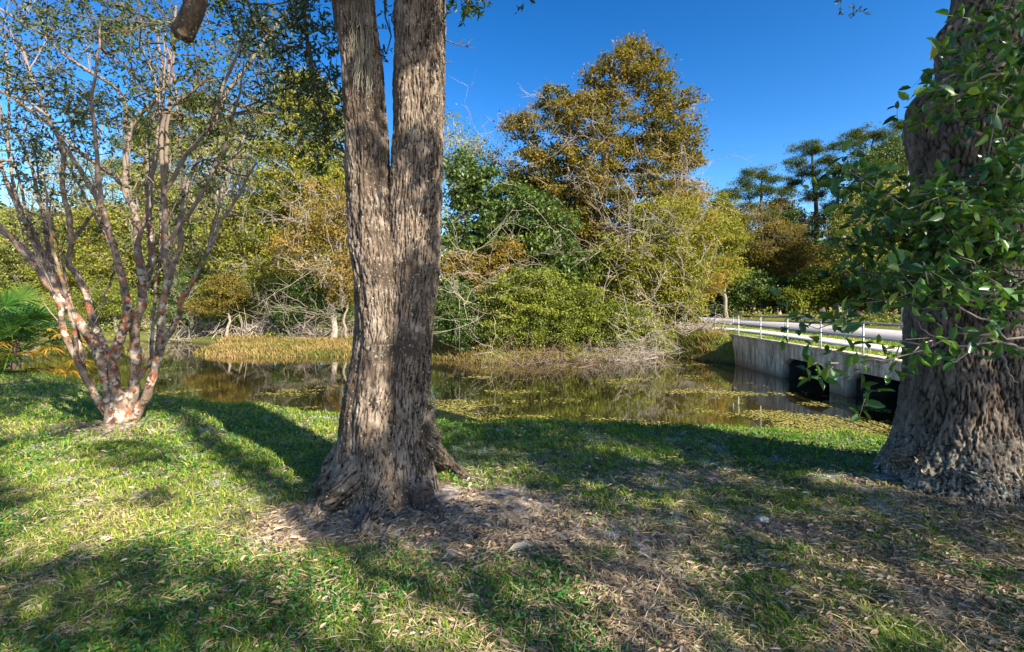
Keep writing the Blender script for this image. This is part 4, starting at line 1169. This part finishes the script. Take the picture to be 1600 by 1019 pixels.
far_tree('deciduous_tree', 'olive green tree at the foot of the lone pine', 1255, 46,
         [(1250, 350, 34, 25), (1270, 390, 45, 35), (1240, 420, 40, 30)],
         120, 'leaf_dark', 'twig_brown', 44, .2, 8, 18, .1, spread=.42, bare=[(1250, 370, 40, 40, 14)], bare_mat='twig_grey')
far_tree('deciduous_tree', 'sunny pale leaved tree hard against the big right oak', 1380, 38,
         [(1385, 310, 40, 35), (1350, 350, 45, 35), (1400, 370, 40, 40), (1360, 410, 50, 35), (1320, 380, 30, 30)],
         170, 'leaf_pale', 'twig_grey', 48, .18, 9, 19, .12, spread=.40, bare=[(1360, 370, 50, 40, 20)])
far_tree('deciduous_tree', 'small yellow green tree at the right foot of the cypress, by the road', 1135, 40,
         [(1125, 330, 26, 30), (1140, 370, 26, 35), (1130, 420, 35, 30)],
         90, 'leaf_yellow', 'twig_grey', 48, .19, 7, 20, .12, spread=.38)
far_tree('broadleaf_evergreen', 'leafy tree showing to the right of the big right oak', 1700, 24,
         [(1640, 250, 60, 80), (1700, 330, 90, 80), (1620, 400, 60, 60)], 120, 'leaf_pale', 'twig_grey', 50, .17, 12, 21, .05)

far_tree('deciduous_tree', 'tall airy mossy tree rising behind the right hand stems of the crape myrtle', 385, 36,
         [(390, 190, 45, 35), (360, 230, 50, 40), (420, 260, 50, 45), (380, 300, 60, 45), (330, 200, 30, 30)],
         190, 'leaf_pale', 'twig_pale', 36, .17, 12, 51, .25, spread=.42, bare=[(380, 220, 60, 50, 30), (400, 290, 60, 40, 24)], moss=14)
far_tree('pine_tree', 'tall pine whose tufts show high between the crape myrtle stems', 215, 44,
         [(230, 200, 34, 14), (205, 225, 30, 12), (250, 240, 34, 12), (180, 262, 34, 14), (235, 275, 40, 14)],
         100, 'leaf_willow', 'pine_bark', 70, .22, 9, 52, .0, spread=.42, lw=.25)
far_tree('broadleaf_evergreen', 'full green tree behind the gold twiggy tree left of the twin oak', 560, 34,
         [(520, 250, 60, 45), (560, 300, 50, 50), (480, 330, 60, 50), (420, 350, 60, 50), (520, 400, 60, 50)],
         230, 'leaf_yellow', 'twig_grey', 50, .17, 12, 53, .05, spread=.4)
far_tree('deciduous_tree', 'light green tree filling the gap behind the myrtle and the marsh', 290, 38,
         [(300, 320, 60, 45), (250, 340, 50, 40), (340, 390, 60, 50), (270, 410, 60, 45)],
         210, 'leaf_willow', 'twig_grey', 48, .19, 11, 54, .08, spread=.42, bare=[(300, 360, 60, 50, 24)])
far_tree('deciduous_tree', 'yellow green tree filling in behind the left foot of the cypress', 880, 27.5,
         [(870, 300, 50, 45), (840, 350, 50, 45), (900, 360, 60, 50), (880, 430, 70, 50), (820, 290, 35, 30)],
         220, 'leaf_yellow', 'twig_grey', 52, .15, 12, 55, .08, spread=.36, bare=[(860, 330, 60, 60, 24)])
far_tree('deciduous_tree', 'golden tree behind the right foot of the cypress', 1060, 28,
         [(1060, 310, 50, 35), (1090, 360, 40, 40), (1040, 380, 60, 45), (1090, 430, 40, 45), (1030, 450, 60, 40)],
         210, 'leaf_gold', 'twig_grey', 50, .15, 10, 56, .12, spread=.36, bare=[(1070, 330, 60, 50, 24)])
for i_, (x_, lab_, bl_) in enumerate([
    (1150, 'dark wood edge tree between the cypress and the short leaning pine', [(1140, 360, 35, 30), (1160, 400, 40, 35), (1130, 440, 35, 30)]),
    (1215, 'tangled grey brown tree right of the short leaning pine', [(1215, 330, 30, 22), (1230, 370, 40, 35), (1200, 420, 45, 35)]),
    (1310, 'olive tree directly right of the lone pine', [(1310, 345, 35, 25), (1330, 385, 40, 35), (1300, 425, 45, 30)]),
    (1360, 'gold tinted tree below the spreading pine', [(1370, 300, 40, 20), (1345, 330, 35, 25), (1390, 340, 35, 30)])]):
    far_tree('deciduous_tree', lab_, x_, 49 + i_, bl_, 120, ('leaf_dark', 'leaf_cypress', 'leaf_yellow', 'leaf_gold')[i_], 'twig_grey', 46, .22, 8, 60 + i_, .1, spread=.5, bare=[(x_, 370, 40, 50, 22)], bare_mat='twig_grey')
far_tree('pine_tree', 'thin pine between the short leaning pine and the lone pine', 1222, 56,
         [(1228, 300, 16, 8), (1215, 318, 18, 8), (1236, 335, 18, 8), (1222, 352, 22, 9)], 44, 'needle', 'pine_bark', 110, .16, 11, 71, .0, spread=.36, lw=.28, seg=.5, trunk_top=.93)
far_tree('pine_tree', 'far pine just right of the cypress crown', 1135, 52,
         [(1140, 305, 20, 9), (1125, 325, 20, 9), (1150, 340, 22, 9)], 44, 'needle', 'pine_bark', 110, .16, 11, 72, .0, spread=.36, lw=.28, seg=.5, trunk_top=.93)
far_tree('pine_tree', 'tall pine rising behind the sunny pale leaved tree', 1415, 50,
         [(1420, 195, 26, 10), (1400, 225, 28, 10), (1430, 245, 24, 10), (1400, 270, 26, 10)], 70, 'needle', 'pine_bark', 110, .16, 12, 73, .0, spread=.36, lw=.28, seg=.5, trunk_top=.93)
far_tree('broadleaf_evergreen', 'big dark leafy tree filling the gap between the spreading pine and the right oak', 1395, 43,
         [(1395, 250, 38, 30), (1360, 270, 36, 28), (1410, 300, 36, 30), (1340, 310, 34, 26), (1380, 330, 45, 30)], 150, 'leaf_dark', 'twig_brown', 60, .18, 10, 81, .05, spread=.42)
far_tree('deciduous_tree', 'dark bare limbed tree with brown leaves left of the lone pine', 1240, 43,
         [(1235, 375, 30, 25), (1215, 400, 34, 24), (1260, 400, 34, 24)], 70, 'leaf_cypress', 'twig_brown', 40, .17, 10, 82, .3, spread=.4, bare=[(1235, 370, 60, 60, 40)], bare_mat='twig_brown')
far_tree('deciduous_tree', 'tall thin mostly bare tree behind the left stems of the crape myrtle', 110, 37,
         [(110, 260, 45, 35), (80, 300, 45, 40), (145, 310, 40, 40), (60, 340, 45, 35)], 120, 'leaf_pale', 'twig_pale', 26, .16, 9, 91, .35, spread=.42, bare=[(110, 290, 70, 60, 50)], moss=10)
far_tree('deciduous_tree', 'tall airy half bare tree behind the middle of the crape myrtle', 265, 37,
         [(265, 240, 40, 30), (240, 280, 45, 35), (290, 290, 40, 35)], 110, 'leaf_willow', 'twig_pale', 26, .16, 9, 92, .35, spread=.42, bare=[(265, 270, 70, 50, 50)], moss=10)
# shrubs on the far bank
def shrub(label, px, D, blobs, n, leaf, seed, lpc=60, lsize=.10, **k):
    far_tree('bank_shrub', label, px, D, blobs, n, leaf, 'twig_grey', lpc, lsize, 6, seed, k.pop('leafless', .05), 'shrubs along the far bank', .6, k.pop('spread', .22), cat='shrub', seg=.35, tipr=.008, **k)
shrub('bright willowy shrub below the dark evergreen', 820, 19.8, [(800, 470, 50, 40), (840, 450, 50, 30), (860, 500, 50, 40), (800, 520, 60, 28)], 190, 'leaf_willow', 31, bare=[(760, 480, 50, 40, 10)])
shrub('bushy green shrub at the foot of the cypress', 930, 20.3, [(910, 480, 45, 35), (960, 500, 45, 30), (900, 525, 55, 26), (950, 530, 40, 22)], 170, 'leaf_willow', 32, bare=[(970, 500, 40, 30, 10)])
shrub('grey green shrub spreading over its reflection right of the willowy one', 985, 20.6, [(990, 510, 45, 25), (1010, 530, 35, 18), (960, 545, 40, 12)], 90, 'leaf_pale', 33, leafless=.3, bare=[(1000, 530, 40, 20, 14)])
shrub('low green shrub right beside the twin oak waterline', 720, 20.0, [(710, 480, 40, 40), (740, 520, 45, 30), (770, 545, 40, 14)], 130, 'leaf_dark', 34, bare=[(720, 460, 60, 60, 12)])
shrub('yellow flecked shrub above the willowy shrub', 760, 21.2, [(770, 440, 40, 30), (730, 420, 40, 30), (790, 400, 40, 30)], 120, 'leaf_gold', 35, leafless=.2, bare=[(750, 430, 60, 50, 16)])
shrub('rounded shrub nearest the road end of the far bank', 1050, 22.2, [(1060, 470, 35, 30), (1080, 490, 30, 16), (1030, 500, 30, 18)], 90, 'leaf_yellow', 36, leafless=.15, bare=[(1050, 480, 30, 30, 18)])
shrub('dark shrub at the left end of the marsh grass', 300, 31, [(300, 450, 40, 25), (280, 480, 45, 18), (340, 470, 40, 20)], 110, 'leaf_dark', 37, spread=.3, bare=[(300, 480, 50, 20, 22)])
shrub('green shrub behind the middle of the marsh grass', 400, 29, [(390, 455, 40, 28), (430, 470, 40, 25), (370, 490, 40, 16)], 130, 'leaf_willow', 38, spread=.3, bare=[(420, 480, 40, 20, 22)])
shrub('dark leafy shrub behind the marsh grass near the twin oak', 490, 27, [(480, 450, 40, 28), (520, 480, 40, 25), (460, 490, 40, 18)], 140, 'leaf_dark', 39, spread=.28, bare=[(490, 490, 50, 16, 30)])
shrub('orange tinged shrub touching the left side of the twin oak', 540, 26, [(545, 430, 20, 26), (535, 460, 20, 20)], 50, 'leaf_gold', 40, spread=.25)
shrub('low shrub behind the palm across the pond', 60, 30, [(40, 475, 50, 22), (100, 490, 40, 16), (-20, 480, 50, 24)], 100, 'leaf_yellow', 46, spread=.3)
shrub('olive shrub at far left beyond the pond', 180, 31, [(170, 460, 50, 25), (220, 480, 50, 20), (120, 480, 50, 20)], 120, 'leaf_willow', 41, spread=.3)
shrub('brown tipped shrub in front of the dark shrub at the marsh end', 355, 27.5, [(350, 452, 34, 22), (332, 478, 40, 14)], 80, 'leaf_cypress', 42, spread=.25)
shrub('green shrub at the far side of the road by the pines', 1180, 42, [(1170, 450, 45, 28), (1230, 460, 45, 25), (1130, 460, 30, 28)], 130, 'leaf_dark', 43, spread=.4, lsize=.2)
shrub('pale green shrub across the road below the lone pine', 1300, 40, [(1290, 450, 50, 30), (1350, 455, 50, 28), (1250, 465, 40, 20)], 150, 'leaf_willow', 44, spread=.4, lsize=.2)
shrub('dark shrub across the road in line with the big right oak', 1410, 36, [(1400, 440, 40, 40), (1430, 460, 40, 30), (1470, 440, 50, 50)], 120, 'leaf_dark', 45, spread=.4, lsize=.2)

# woods that read as one mass behind everything
bw = MB(); r = np.random.default_rng(55)
n = 130000
px = r.uniform(-900, 2300, n); Dd = r.uniform(52, 85, n)
# road corridor stays open
top = 360 - 40 * (px < 560) + 40 * ((px > 1080) & (px < 1500)) + 30 * fbm(px * .012, px * 0, 3.0, 4) - 22 * ((px > 1080) & (px < 1450))
py = r.uniform(0, 1, n) ** .8 * (496 - top) + top
P = np.stack([(px - 800) / F * Dd, Dd, EYE - (py - HOR) / F * Dd], -1)
leaves(bw, P, rand_dirs(n, r), r.uniform(.5, 1.0, n), .6, np.clip(.5 + .5 * fbm(P[:, 0] * .15, P[:, 2] * .4, 0, 3) + r.normal(size=n) * .15, 0, 1), 'far', r=r)
tag(bw.build('background_woods', leaf_mat('woods_leaf', G((.03, .05, .015), (.08, .11, .025), (.16, .18, .04), (.26, .24, .08)), .3)), 'dense far woods of mixed green and olive trees', 'woods', kind='stuff')
ug = MB(); n = 60000
x = r.uniform(-42, 40, n); y = r.uniform(24, 48, n)
s_ = pond_sdf(x, y); rx = np.interp(y, [20, 33, 45, 58], [15.3, 14.6, 11, 2])
keep = (s_ > .3) & (np.abs(x - rx) > 4.0) & ~((x < rx) & (x > 4) & (y < 36)) & (fbm(x * .35, y * .35, 5, 3) > -.15) & ((x > -2) | (y > 25.5)) & (s_ < 22) & ~((x > -14) & (x < -2) & (y < 26))
x, y = x[keep], y[keep]
hh = np.clip(.5 + .5 * fbm(x * .5, y * .5, 2, 3), .1, 1.2) * (.9 + .04 * (y - 24))
z = zg(x, y) + hh * r.random(len(x)) ** .7
leaves(ug, np.stack([x, y, z], -1), rand_dirs(len(x), r), r.uniform(.10, .26, len(x)), .5, np.clip(.5 + .5 * fbm(x * .4, y * .4, 9, 3) + r.normal(size=len(x)) * .25, 0, 1), 'far', r=r)
tag(ug.build('undergrowth', M['leaf_pale']), 'scrubby low undergrowth at the feet of the woods beyond the pond and road', 'undergrowth', kind='stuff')
print('stage far')

# ------------------------------------------------------------------ palm at the left edge
pm_o = empty('palm', tuple(W(22, 560, 11.3) * [1, 1, 0] + [0, 0, float(zg(-11.6, 11.3)) - .05]), 'low bushy palm with yellowing fan fronds at the left edge of the lawn', 'palm')
r = np.random.default_rng(61)
bx, by = W(22, 560, 11.3)[:2]; bz = float(zg(bx, by))
tb = MB(); tube_path(tb, [(bx, by, bz - .1), (bx + .03, by, bz + .3), (bx, by, bz + .7)], [.12, .11, .08], 12); tb.build('trunk', M['twig_brown'], pm_o)
for k in range(74):
    az = r.random() * 2 * pi; el = r.uniform(-.25, 1.4)
    d = np.array([cos(az) * cos(el), sin(az) * cos(el), sin(el)])
    L = r.uniform(.6, 1.2); c0 = np.array([bx, by, bz + .15 + r.random() * .7]); c = c0 + d * L + np.array([0, 0, -.15 * L])
    f_ = MB(); tube_path(f_, [c0, (c0 + c) / 2 + [0, 0, .06], c], [.012, .009, .006], 4)
    side = unit(np.cross(d, [0, 0, 1.0])); nrm = np.cross(side, d)
    tn = .75 + .25 * r.random() if (el < .35 and r.random() < .6) else r.random() * .5
    for q_ in np.linspace(-1.9, 1.9, 26):
        bd = unit(d * cos(q_) + side * sin(q_) + nrm * .12 * r.normal())
        bl = .62 * (.75 + .25 * cos(q_)) ; m_ = 4; s = np.linspace(0, 1, m_)[:, None]
        pp = c + bd * bl * s + np.array([0, 0, -.28]) * s ** 2 * bl
        wv_ = unit(np.cross(bd, nrm)) * .02
        prof = np.array([.5, 1, .8, .05])[:, None]
        v = np.stack([pp + wv_ * prof, pp - wv_ * prof], 1).reshape(-1, 3)
        f_.add(v, [(2 * i_, 2 * i_ + 1, 2 * i_ + 3, 2 * i_ + 2) for i_ in range(m_ - 1)], qtint=np.clip(tn + r.normal() * .05, 0, 1))
    f_.build('frond', M['palm'], pm_o)

# ------------------------------------------------------------------ bank clutter
def brush(label, px, D, w_, h_, n, mat, seed, r0=.018, name='brush_pile'):
    r = np.random.default_rng(seed); c = np.array([(px - 800) / F * D, D])
    mb = MB()
    for _ in range(n):
        x, y = c + r.normal(size=2) * [w_ * .4, w_ * .25]
        z = max(float(zg(x, y)), WATER) + r.random() * h_ * .5
        d = unit(np.array([r.normal(), r.normal() * .6, abs(r.normal()) * .6])); L = r.uniform(.4, 1.3)
        s = np.linspace(0, 1, 7)[:, None]
        pp = np.array([x, y, z]) + d * L * s + r.normal(size=3) * .25 * np.sin(s * pi) + np.cumsum(r.normal(size=(7, 3)), 0) * .02
        pp[:, 2] = np.maximum(pp[:, 2], WATER - .02)
        tube_path(mb, pp, np.linspace(r0, r0 * .3, 7), 4)
    return tag(mb.build(name, M[mat], smooth=True), label, 'brush')
brush('tangle of pale dead twigs at the right end of the far bank', 1005, 20.6, 1.6, .6, 150, 'twig_pale', 71, .014)
brush('fallen grey brush lying left of the culvert on the slope', 1095, 21.5, 1.4, .4, 90, 'twig_grey', 72, .02)
brush('pale dead twigs heaped behind the marsh grass near the twin oak', 505, 26.5, 2.4, .8, 150, 'twig_pale', 73, .016)
brush('curling bleached dead branches behind the middle of the marsh grass', 400, 28, 2.2, .9, 90, 'twig_pale', 74, .03)
brush('brown brush at the left end of the marsh grass', 305, 28.5, 3.0, .5, 150, 'twig_grey', 75, .02)
brush('dark roots and sticks under the willowy shrubs at the waterline', 830, 19.0, 3.2, .2, 170, 'twig_brown', 76, .016)
brush('rusty dry stems at the waterline below the pale twig tangle', 960, 19.4, 2.0, .15, 170, 'twig_pale', 77, .008)

M['rock_dark'] = plain_mat('wet_dark_rock', (.02, .02, .022), (.10, .10, .11), 5, .5, 1, .05, .6)
M['rock_pale'] = plain_mat('pale_rock', (.42, .35, .27), (.68, .60, .50), 4, .9, 1, .05)
def rock(label, c, s, mat, seed):
    import bmesh
    bm = bmesh.new(); bmesh.ops.create_icosphere(bm, subdivisions=4, radius=1)
    V = np.array([v.co[:] for v in bm.verts]); T = [[v.index for v in f.verts] for f in bm.faces]; bm.free()
    d = 1 + .35 * fbm(V[:, 0] * 1.3 + seed, V[:, 1] * 1.3, V[:, 2] * 1.3, 4)
    V = V * d[:, None] * np.array(s) + np.array(c)
    return tag(MB().add(V, None, T).build('rock', M[mat], smooth=False, origin=c), label, 'rock', 'rocks beside the culvert')
rk = [(1128, 560, 19.7, .42, 'dark wet riprap rock nearest the water beside the culvert end'), (1142, 548, 20.0, .40, 'dark riprap rock leaning on the culvert wall end'),
      (1118, 553, 20.4, .36, 'small dark riprap rock at the left of its heap'), (1135, 540, 20.6, .34, 'topmost dark rock of the riprap heap')]
for k, (a_, b_, D, s, lab) in enumerate(rk):
    c = W(a_, b_, D); rock(lab, c, (s, s * .8, s * .6), 'rock_dark', k * 3.3)
for k, (a_, b_, D, s, lab) in enumerate([(1045, 530, 21.6, .30, 'pale broken rock left on the grass slope beyond the water'), (1056, 536, 21.3, .22, 'smaller pale rock beside the broken one on the slope')]):
    c = W(a_, b_, D); rock(lab, c, (s, s * .8, s * .7), 'rock_pale', 20 + k * 3.3)

# grasses
def blades(mb, x, y, z, h, w_, lean=.4, tint=None, r=rng, curve=.5):
    n = len(x); az = r.random(n) * 2 * pi; ln = lean * (.3 + r.random(n))
    d = np.stack([np.cos(az) * ln, np.sin(az) * ln, np.ones(n)], -1); d = unit(d)
    h = np.broadcast_to(np.asarray(h, float), (n,))[:, None]; w_ = np.broadcast_to(np.asarray(w_, float), (n,))[:, None]
    b = np.stack([x, y, z], -1)
    sd = np.stack([-np.sin(az + r.normal(size=n) * .6), np.cos(az), np.zeros(n)], -1)
    m = b + d * h * .55
    hz = d * [1, 1, 0]
    t = m + unit(d + hz * curve * 2.5 + [0, 0, -.35 * curve]) * h * .45
    v = np.stack([b - sd * w_ * .4, b + sd * w_ * .4, m + sd * w_ * .5, m - sd * w_ * .5, t], 1)
    base = np.arange(n)[:, None] * 5
    if tint is None: tint = r.random(n)
    mb.add(v, base + np.array([[0, 1, 2, 3]]), base + np.array([[3, 2, 4]]), tint, tint)
r = np.random.default_rng(81)
n = 60000
x = r.uniform(-16, 2, n); y = r.uniform(19.2, 32, n) 
s = pond_sdf(x, y); keep = (s > .0) & (s < 9) & ((x < -1.5) | (y < 20.5)) & (y < 25 + 5 * (x < -6)); x, y, s = x[keep], y[keep], s[keep]
z = zg(x, y)
mg = MB(); blades(mg, x, y, z - .02, r.uniform(.10, .32, len(x)), .03, .6, np.clip(.5 + .5 * fbm(x * .35, y * .6, 0, 3) + r.normal(size=len(x)) * .15, 0, 1), r)
tag(mg.build('marsh_grass', M['marsh']), 'low tan and russet marsh grass spit between pond and woods', 'grass', kind='stuff')
n = 45000
x = r.uniform(-4, 9, n); y = r.uniform(17.5, 26, n); s = pond_sdf(x, y)
keep = (s > .0) & (s < 3.5) & (r.random(n) < 1.1 - s * .25) & ((x < 8.0) | (y > 19.5)); x, y, s = x[keep], y[keep], s[keep]
mg = MB(); blades(mg, x, y, zg(x, y) - .02, r.uniform(.10, .38, len(x)) * np.clip(1.2 - s * .25, .3, 1), .022, .7, np.clip(.45 + .5 * fbm(x * .8, y * .8, 0, 3) + r.normal(size=len(x)) * .2, 0, 1), r)
tag(mg.build('bank_grass', M['marsh']), 'rough tan and green grass along the waterline of the far bank', 'grass', kind='stuff')
# rough grass on the verge and road side
n = 60000
x = r.uniform(5.5, 13.0, n); y = r.uniform(12, 30, n); s = pond_sdf(x, y)
keep = ((s > .3) | ((x > 8.7))) & ~((x > 12.75)) & (np.abs(x - 10.7) > .75)
x, y = x[keep], y[keep]; z = zg(x, y); z = np.where((x > 8.62) & (x < 12.6) & (y > 6.9) & (y < 18.9), .205, z)
keep = ~((y > 22.5) & (np.abs(x - np.interp(y, [22.5, 24.5, 26, 28], [10.7, 9.9, 8.6, 5])) < 1.0)); x, y, z = x[keep], y[keep], z[keep]
mg = MB(); blades(mg, x, y, z - .01, r.uniform(.03, .09, len(x)), .02, .5, np.clip(.55 + .3 * fbm(x * .5, y * .5, 0, 3) + r.normal(size=len(x)) * .15, 0, .9), r)
tag(mg.build('verge_grass', M['grass']), 'short yellow green grass on the verge by the road', 'grass', kind='stuff')

# duckweed and leaves afloat
r = np.random.default_rng(91)
n = 170000
D = 1 / r.uniform(1 / 20.5, 1 / 7.0, n); px = r.uniform(230, 1480, n); x = (px - 800) / F * D; y = D
dens = sstep(-.15, .55, fbm(x * .45, y * .9, 2, 5) * 1.1 - .22 + .55 * sstep(11.5, 8.0, y) - .25 * sstep(12, 16, y) + .25 * sstep(3, 6, x) - .15)
keep = (pond_sdf(x, y) < -.02) & (r.random(n) < dens) & (x < 8.3)
x, y = x[keep], y[keep]; n = len(x)
a0 = r.random(n) * 6.28; rr = r.uniform(.007, .028, n) * np.clip(y / 10, .8, 1.6); el = r.uniform(.4, 1, n)
k6 = np.arange(6) * pi / 3
vx = np.cos(k6)[None] * rr[:, None]; vy = np.sin(k6)[None] * (rr * el)[:, None]
v = np.stack([x[:, None] + vx * np.cos(a0)[:, None] - vy * np.sin(a0)[:, None], y[:, None] + vx * np.sin(a0)[:, None] + vy * np.cos(a0)[:, None],
              np.broadcast_to((WATER + .004 + .003 * r.random(n))[:, None], vx.shape)], -1)
b6 = np.arange(n)[:, None] * 6; tt = r.random(n)
dw = MB(); dw.add(v, np.concatenate([b6 + [[0, 1, 2, 3]], b6 + [[0, 3, 4, 5]]]), None, np.concatenate([tt, tt]))
tag(dw.build('floating_duckweed', M['duckweed']), 'yellow green duckweed and fallen leaves afloat on the pond', 'duckweed', kind='stuff')

# ------------------------------------------------------------------ lawn cover
def sample_lawn(n, r, p=1.0, dmax=13.5, dmin=1.9):
    """points on the lawn, denser near the camera"""
    D = (dmax ** (1 - p) + (dmin ** (1 - p) - dmax ** (1 - p)) * r.random(n)) ** (1 / (1 - p)) if p != 1 else np.exp(r.uniform(math.log(dmin), math.log(dmax), n))
    px = r.uniform(-350, 1990, n); x = (px - 800) / F * D
    return x, D
def lawn_masks(x, y):
    px, py = to_px(np.stack([x, y, x * 0], -1))
    s = pond_sdf(x, y)
    ok = (s > .25) & (((x + .85) / .42) ** 2 + ((y - 3.9) / .32) ** 2 > 1) & (((x - 3.72) / .55) ** 2 + ((y - 4.1) / .48) ** 2 > 1)
    bare = np.exp(-(((x + 1.4) / .5) ** 2 + ((y - 3.45) / .42) ** 2) ** 1.5) + np.exp(-(((x + .35) / .85) ** 2 + ((y - 3.55) / .5) ** 2) ** 1.3) \
        + sum(.7 * np.exp(-(((x - a_) / (c_ * .8)) ** 2 + ((y - b_) / (c_ * .5)) ** 2)) for a_, b_, c_ in ((.75, 2.75, .45), (.55, 2.35, .4), (1.5, 4.4, .55), (1.9, 3.4, .4), (.1, 3.15, .5))) + .45 * np.exp(-(((x - 3.4) / 1.4) ** 2 + ((y - 3.0) / .8) ** 2) ** 1.3) + .8 * np.exp(-(((x + 5.1) / .9) ** 2 + ((y - 5.9) / .45) ** 2))
    right = sstep(-1.2, .3, x + .25 * (y - 3))
    thin = right * (1 - sstep(4.6, 6.0, y + .15 * x))
    patch = fbm(x * 1.1, y * 1.1, 6.0, 4)
    dens = np.clip(1.0 - .16 * thin + .55 * patch * (.5 + thin) - 1.3 * bare, .03, 1)
    return ok, dens, thin, np.clip(bare, 0, 1), right
r = np.random.default_rng(101)
gr = MB()
n = 585000
x, y = sample_lawn(n, r, 1.35)
ok, dens, thin, bare, right = lawn_masks(x, y)
keep = ok & (r.random(n) < dens)
x, y, thin = x[keep], y[keep], thin[keep]; z = zg(x, y)
tuft = fbm(x * 3.5, y * 3.5, 1.0, 2)
h = r.uniform(.022, .07, len(x)) * (1 + .7 * np.clip(tuft, -.6, 1)) * np.clip(y / 4, .9, 1.35)
wd = r.uniform(.003, .0065, len(x)) * np.clip(y / 3.5, .8, 2.0)
tt = np.clip(.34 + .25 * fbm(x * .7, y * .7, 4, 3) + r.normal(size=len(x)) * .22 + .15 * sstep(0, -2, x), 0, 1)
blades(gr, x, y, z - .004, h, wd, .95, tt, r, .6)
tag(gr.build('lawn_grass', M['grass']), 'short green and straw coloured lawn grass', 'grass', kind='stuff')

# broad little weed leaves
wdm = MB(); n = 82000
x, y = sample_lawn(n, r, 1.5)
ok, dens, thin, bare, right = lawn_masks(x, y)
wm = sstep(.0, .45, fbm(x * .9 + 5, y * .9, 7, 3) + .25 * (1 - right) + .15 * sstep(5, 6, y) - .08 * thin)
keep = ok & (r.random(n) < dens * wm)
x, y = x[keep], y[keep]; z = zg(x, y)
P = np.stack([x, y, z + r.uniform(.005, .045, len(x))], -1)
dd = unit(rand_dirs(len(P), r) * [1, 1, .35] + [0, 0, .25])
leaves(wdm, P, dd, r.uniform(.018, .042, len(P)) * np.clip(y / 4, .9, 1.5), .5, None, 'near', .3, r, 1.4)
tag(wdm.build('lawn_weeds', M['weed']), 'small dark green broadleaf weeds spreading through the lawn', 'weeds', kind='stuff')

# dry straw and dead leaves
sw = MB(); n = 176000
x, y = sample_lawn(n, r, 1.6)
ok, dens, thin, bare, right = lawn_masks(x, y)
keep = ok & (r.random(n) < np.clip(.38 + .22 * thin + .25 * fbm(x * 1.6, y * 1.6, 3, 3) + .7 * bare, 0, 1))
x, y = x[keep], y[keep]; z = zg(x, y)
az = r.random(len(x)) * 2 * pi
d = unit(np.stack([np.cos(az), np.sin(az), r.normal(size=len(x)) * .18], -1))
leaves(sw, np.stack([x, y, z + r.uniform(.003, .028, len(x))], -1), d, r.uniform(.04, .11, len(x)), .05, None, 'far', r=r, nrm_up=1.5)
tag(sw.build('dry_straw', M['straw']), 'dry tan grass stalks scattered over the lawn', 'straw', kind='stuff')
lt = MB(); n = 86000
x, y = sample_lawn(n, r, 1.6)
ok, dens, thin, bare, right = lawn_masks(x, y)
rb = np.exp(-(((x - 3.4) / 1.6) ** 2 + ((y - 3.0) / 1.1) ** 2))
keep = ok & (r.random(n) < np.clip(.09 + .06 * thin + .32 * fbm(x * 1.2 + 9, y * 1.2, 3, 4) * (.3 + thin) + .7 * bare + .45 * rb, 0.02, 1))
x, y = x[keep], y[keep]; z = zg(x, y)
az = r.random(len(x)) * 2 * pi
d = unit(np.stack([np.cos(az), np.sin(az), r.normal(size=len(x)) * .22], -1))
leaves(lt, np.stack([x, y, z + r.uniform(.004, .03, len(x))], -1), d, r.uniform(.02, .06, len(x)), .36, np.clip(r.random(len(x)) ** 1.0 * .92 + .1 * (r.random(len(x)) < .06), 0, 1), 'near', .5, r, 1.3)
tag(lt.build('leaf_litter', M['litter']), 'brown and tan fallen oak leaves strewn over the lawn', 'leaves', kind='stuff')

# sticks one can pick out
def stick(label, pl, w0, mat='twig_pale'):
    p = smooth_path(np.array([gp(a, b, .015) for a, b in pl]), 24); p[:, :2] += np.cumsum(rng.normal(size=(24, 2)), 0) * .0015
    p[:, 2] = zg(p[:, 0], p[:, 1]) + .02
    mb = MB(); tube_path(mb, p, np.linspace(w0, w0 * .5, 24) * (1 + .15 * rng.normal(size=24)), 8)
    mid = p[12] + np.array([0, 0, 0]); q_ = np.array([mid, mid + (p[14] - p[10]) * 1.2 + np.array([.03, .02, .01]), mid + (p[14] - p[10]) * 2 + np.array([.07, .03, 0])])
    tube_path(mb, q_, [w0 * .5, w0 * .35, w0 * .2], 6)
    tag(mb.build('fallen_twig', M[mat], smooth=True), label, 'twig')
stick('crooked grey twig lying in front of the twin oak base', [(622, 820), (600, 850), (594, 880)], .011, 'twig_grey')
stick('thin pale twig lying upright in the view below the twin oak', [(703, 890), (714, 912), (713, 932)], .006)
stick('brown root like stick against the twin oak base', [(575, 800), (600, 812), (628, 818)], .012, 'twig_brown')
stick('long grey twig in the thin grass at the bottom right of centre', [(845, 987), (880, 990), (905, 985)], .009, 'twig_grey')
stick('short pale stick right of the sandy patch', [(720, 885), (750, 875), (768, 868)], .008)
stick('thin twig lying right of the twin oak root', [(560, 940), (590, 938), (610, 942)], .006)
bp_ = MB(); c0 = gp(812, 873, .03)
leaves(bp_, np.array([c0 - [.08, 0, 0]]), unit(np.array([[1, .5, .05]])), .19, .3, np.array([.9]), 'near', .5, np.random.default_rng(2), 2.0)
tag(bp_.build('fallen_leaf', M['straw']), 'single large pale curled leaf lying right of the twin oak', 'leaf')
c = gp(1190, 816, .02); tag(rock('small pale stone lying in the thin grass before the big right oak', c, (.045, .04, .035), 'rock_pale', 50), group=None)
print('done', sum(len(o.data.polygons) for o in bpy.data.objects if o.type == 'MESH'))
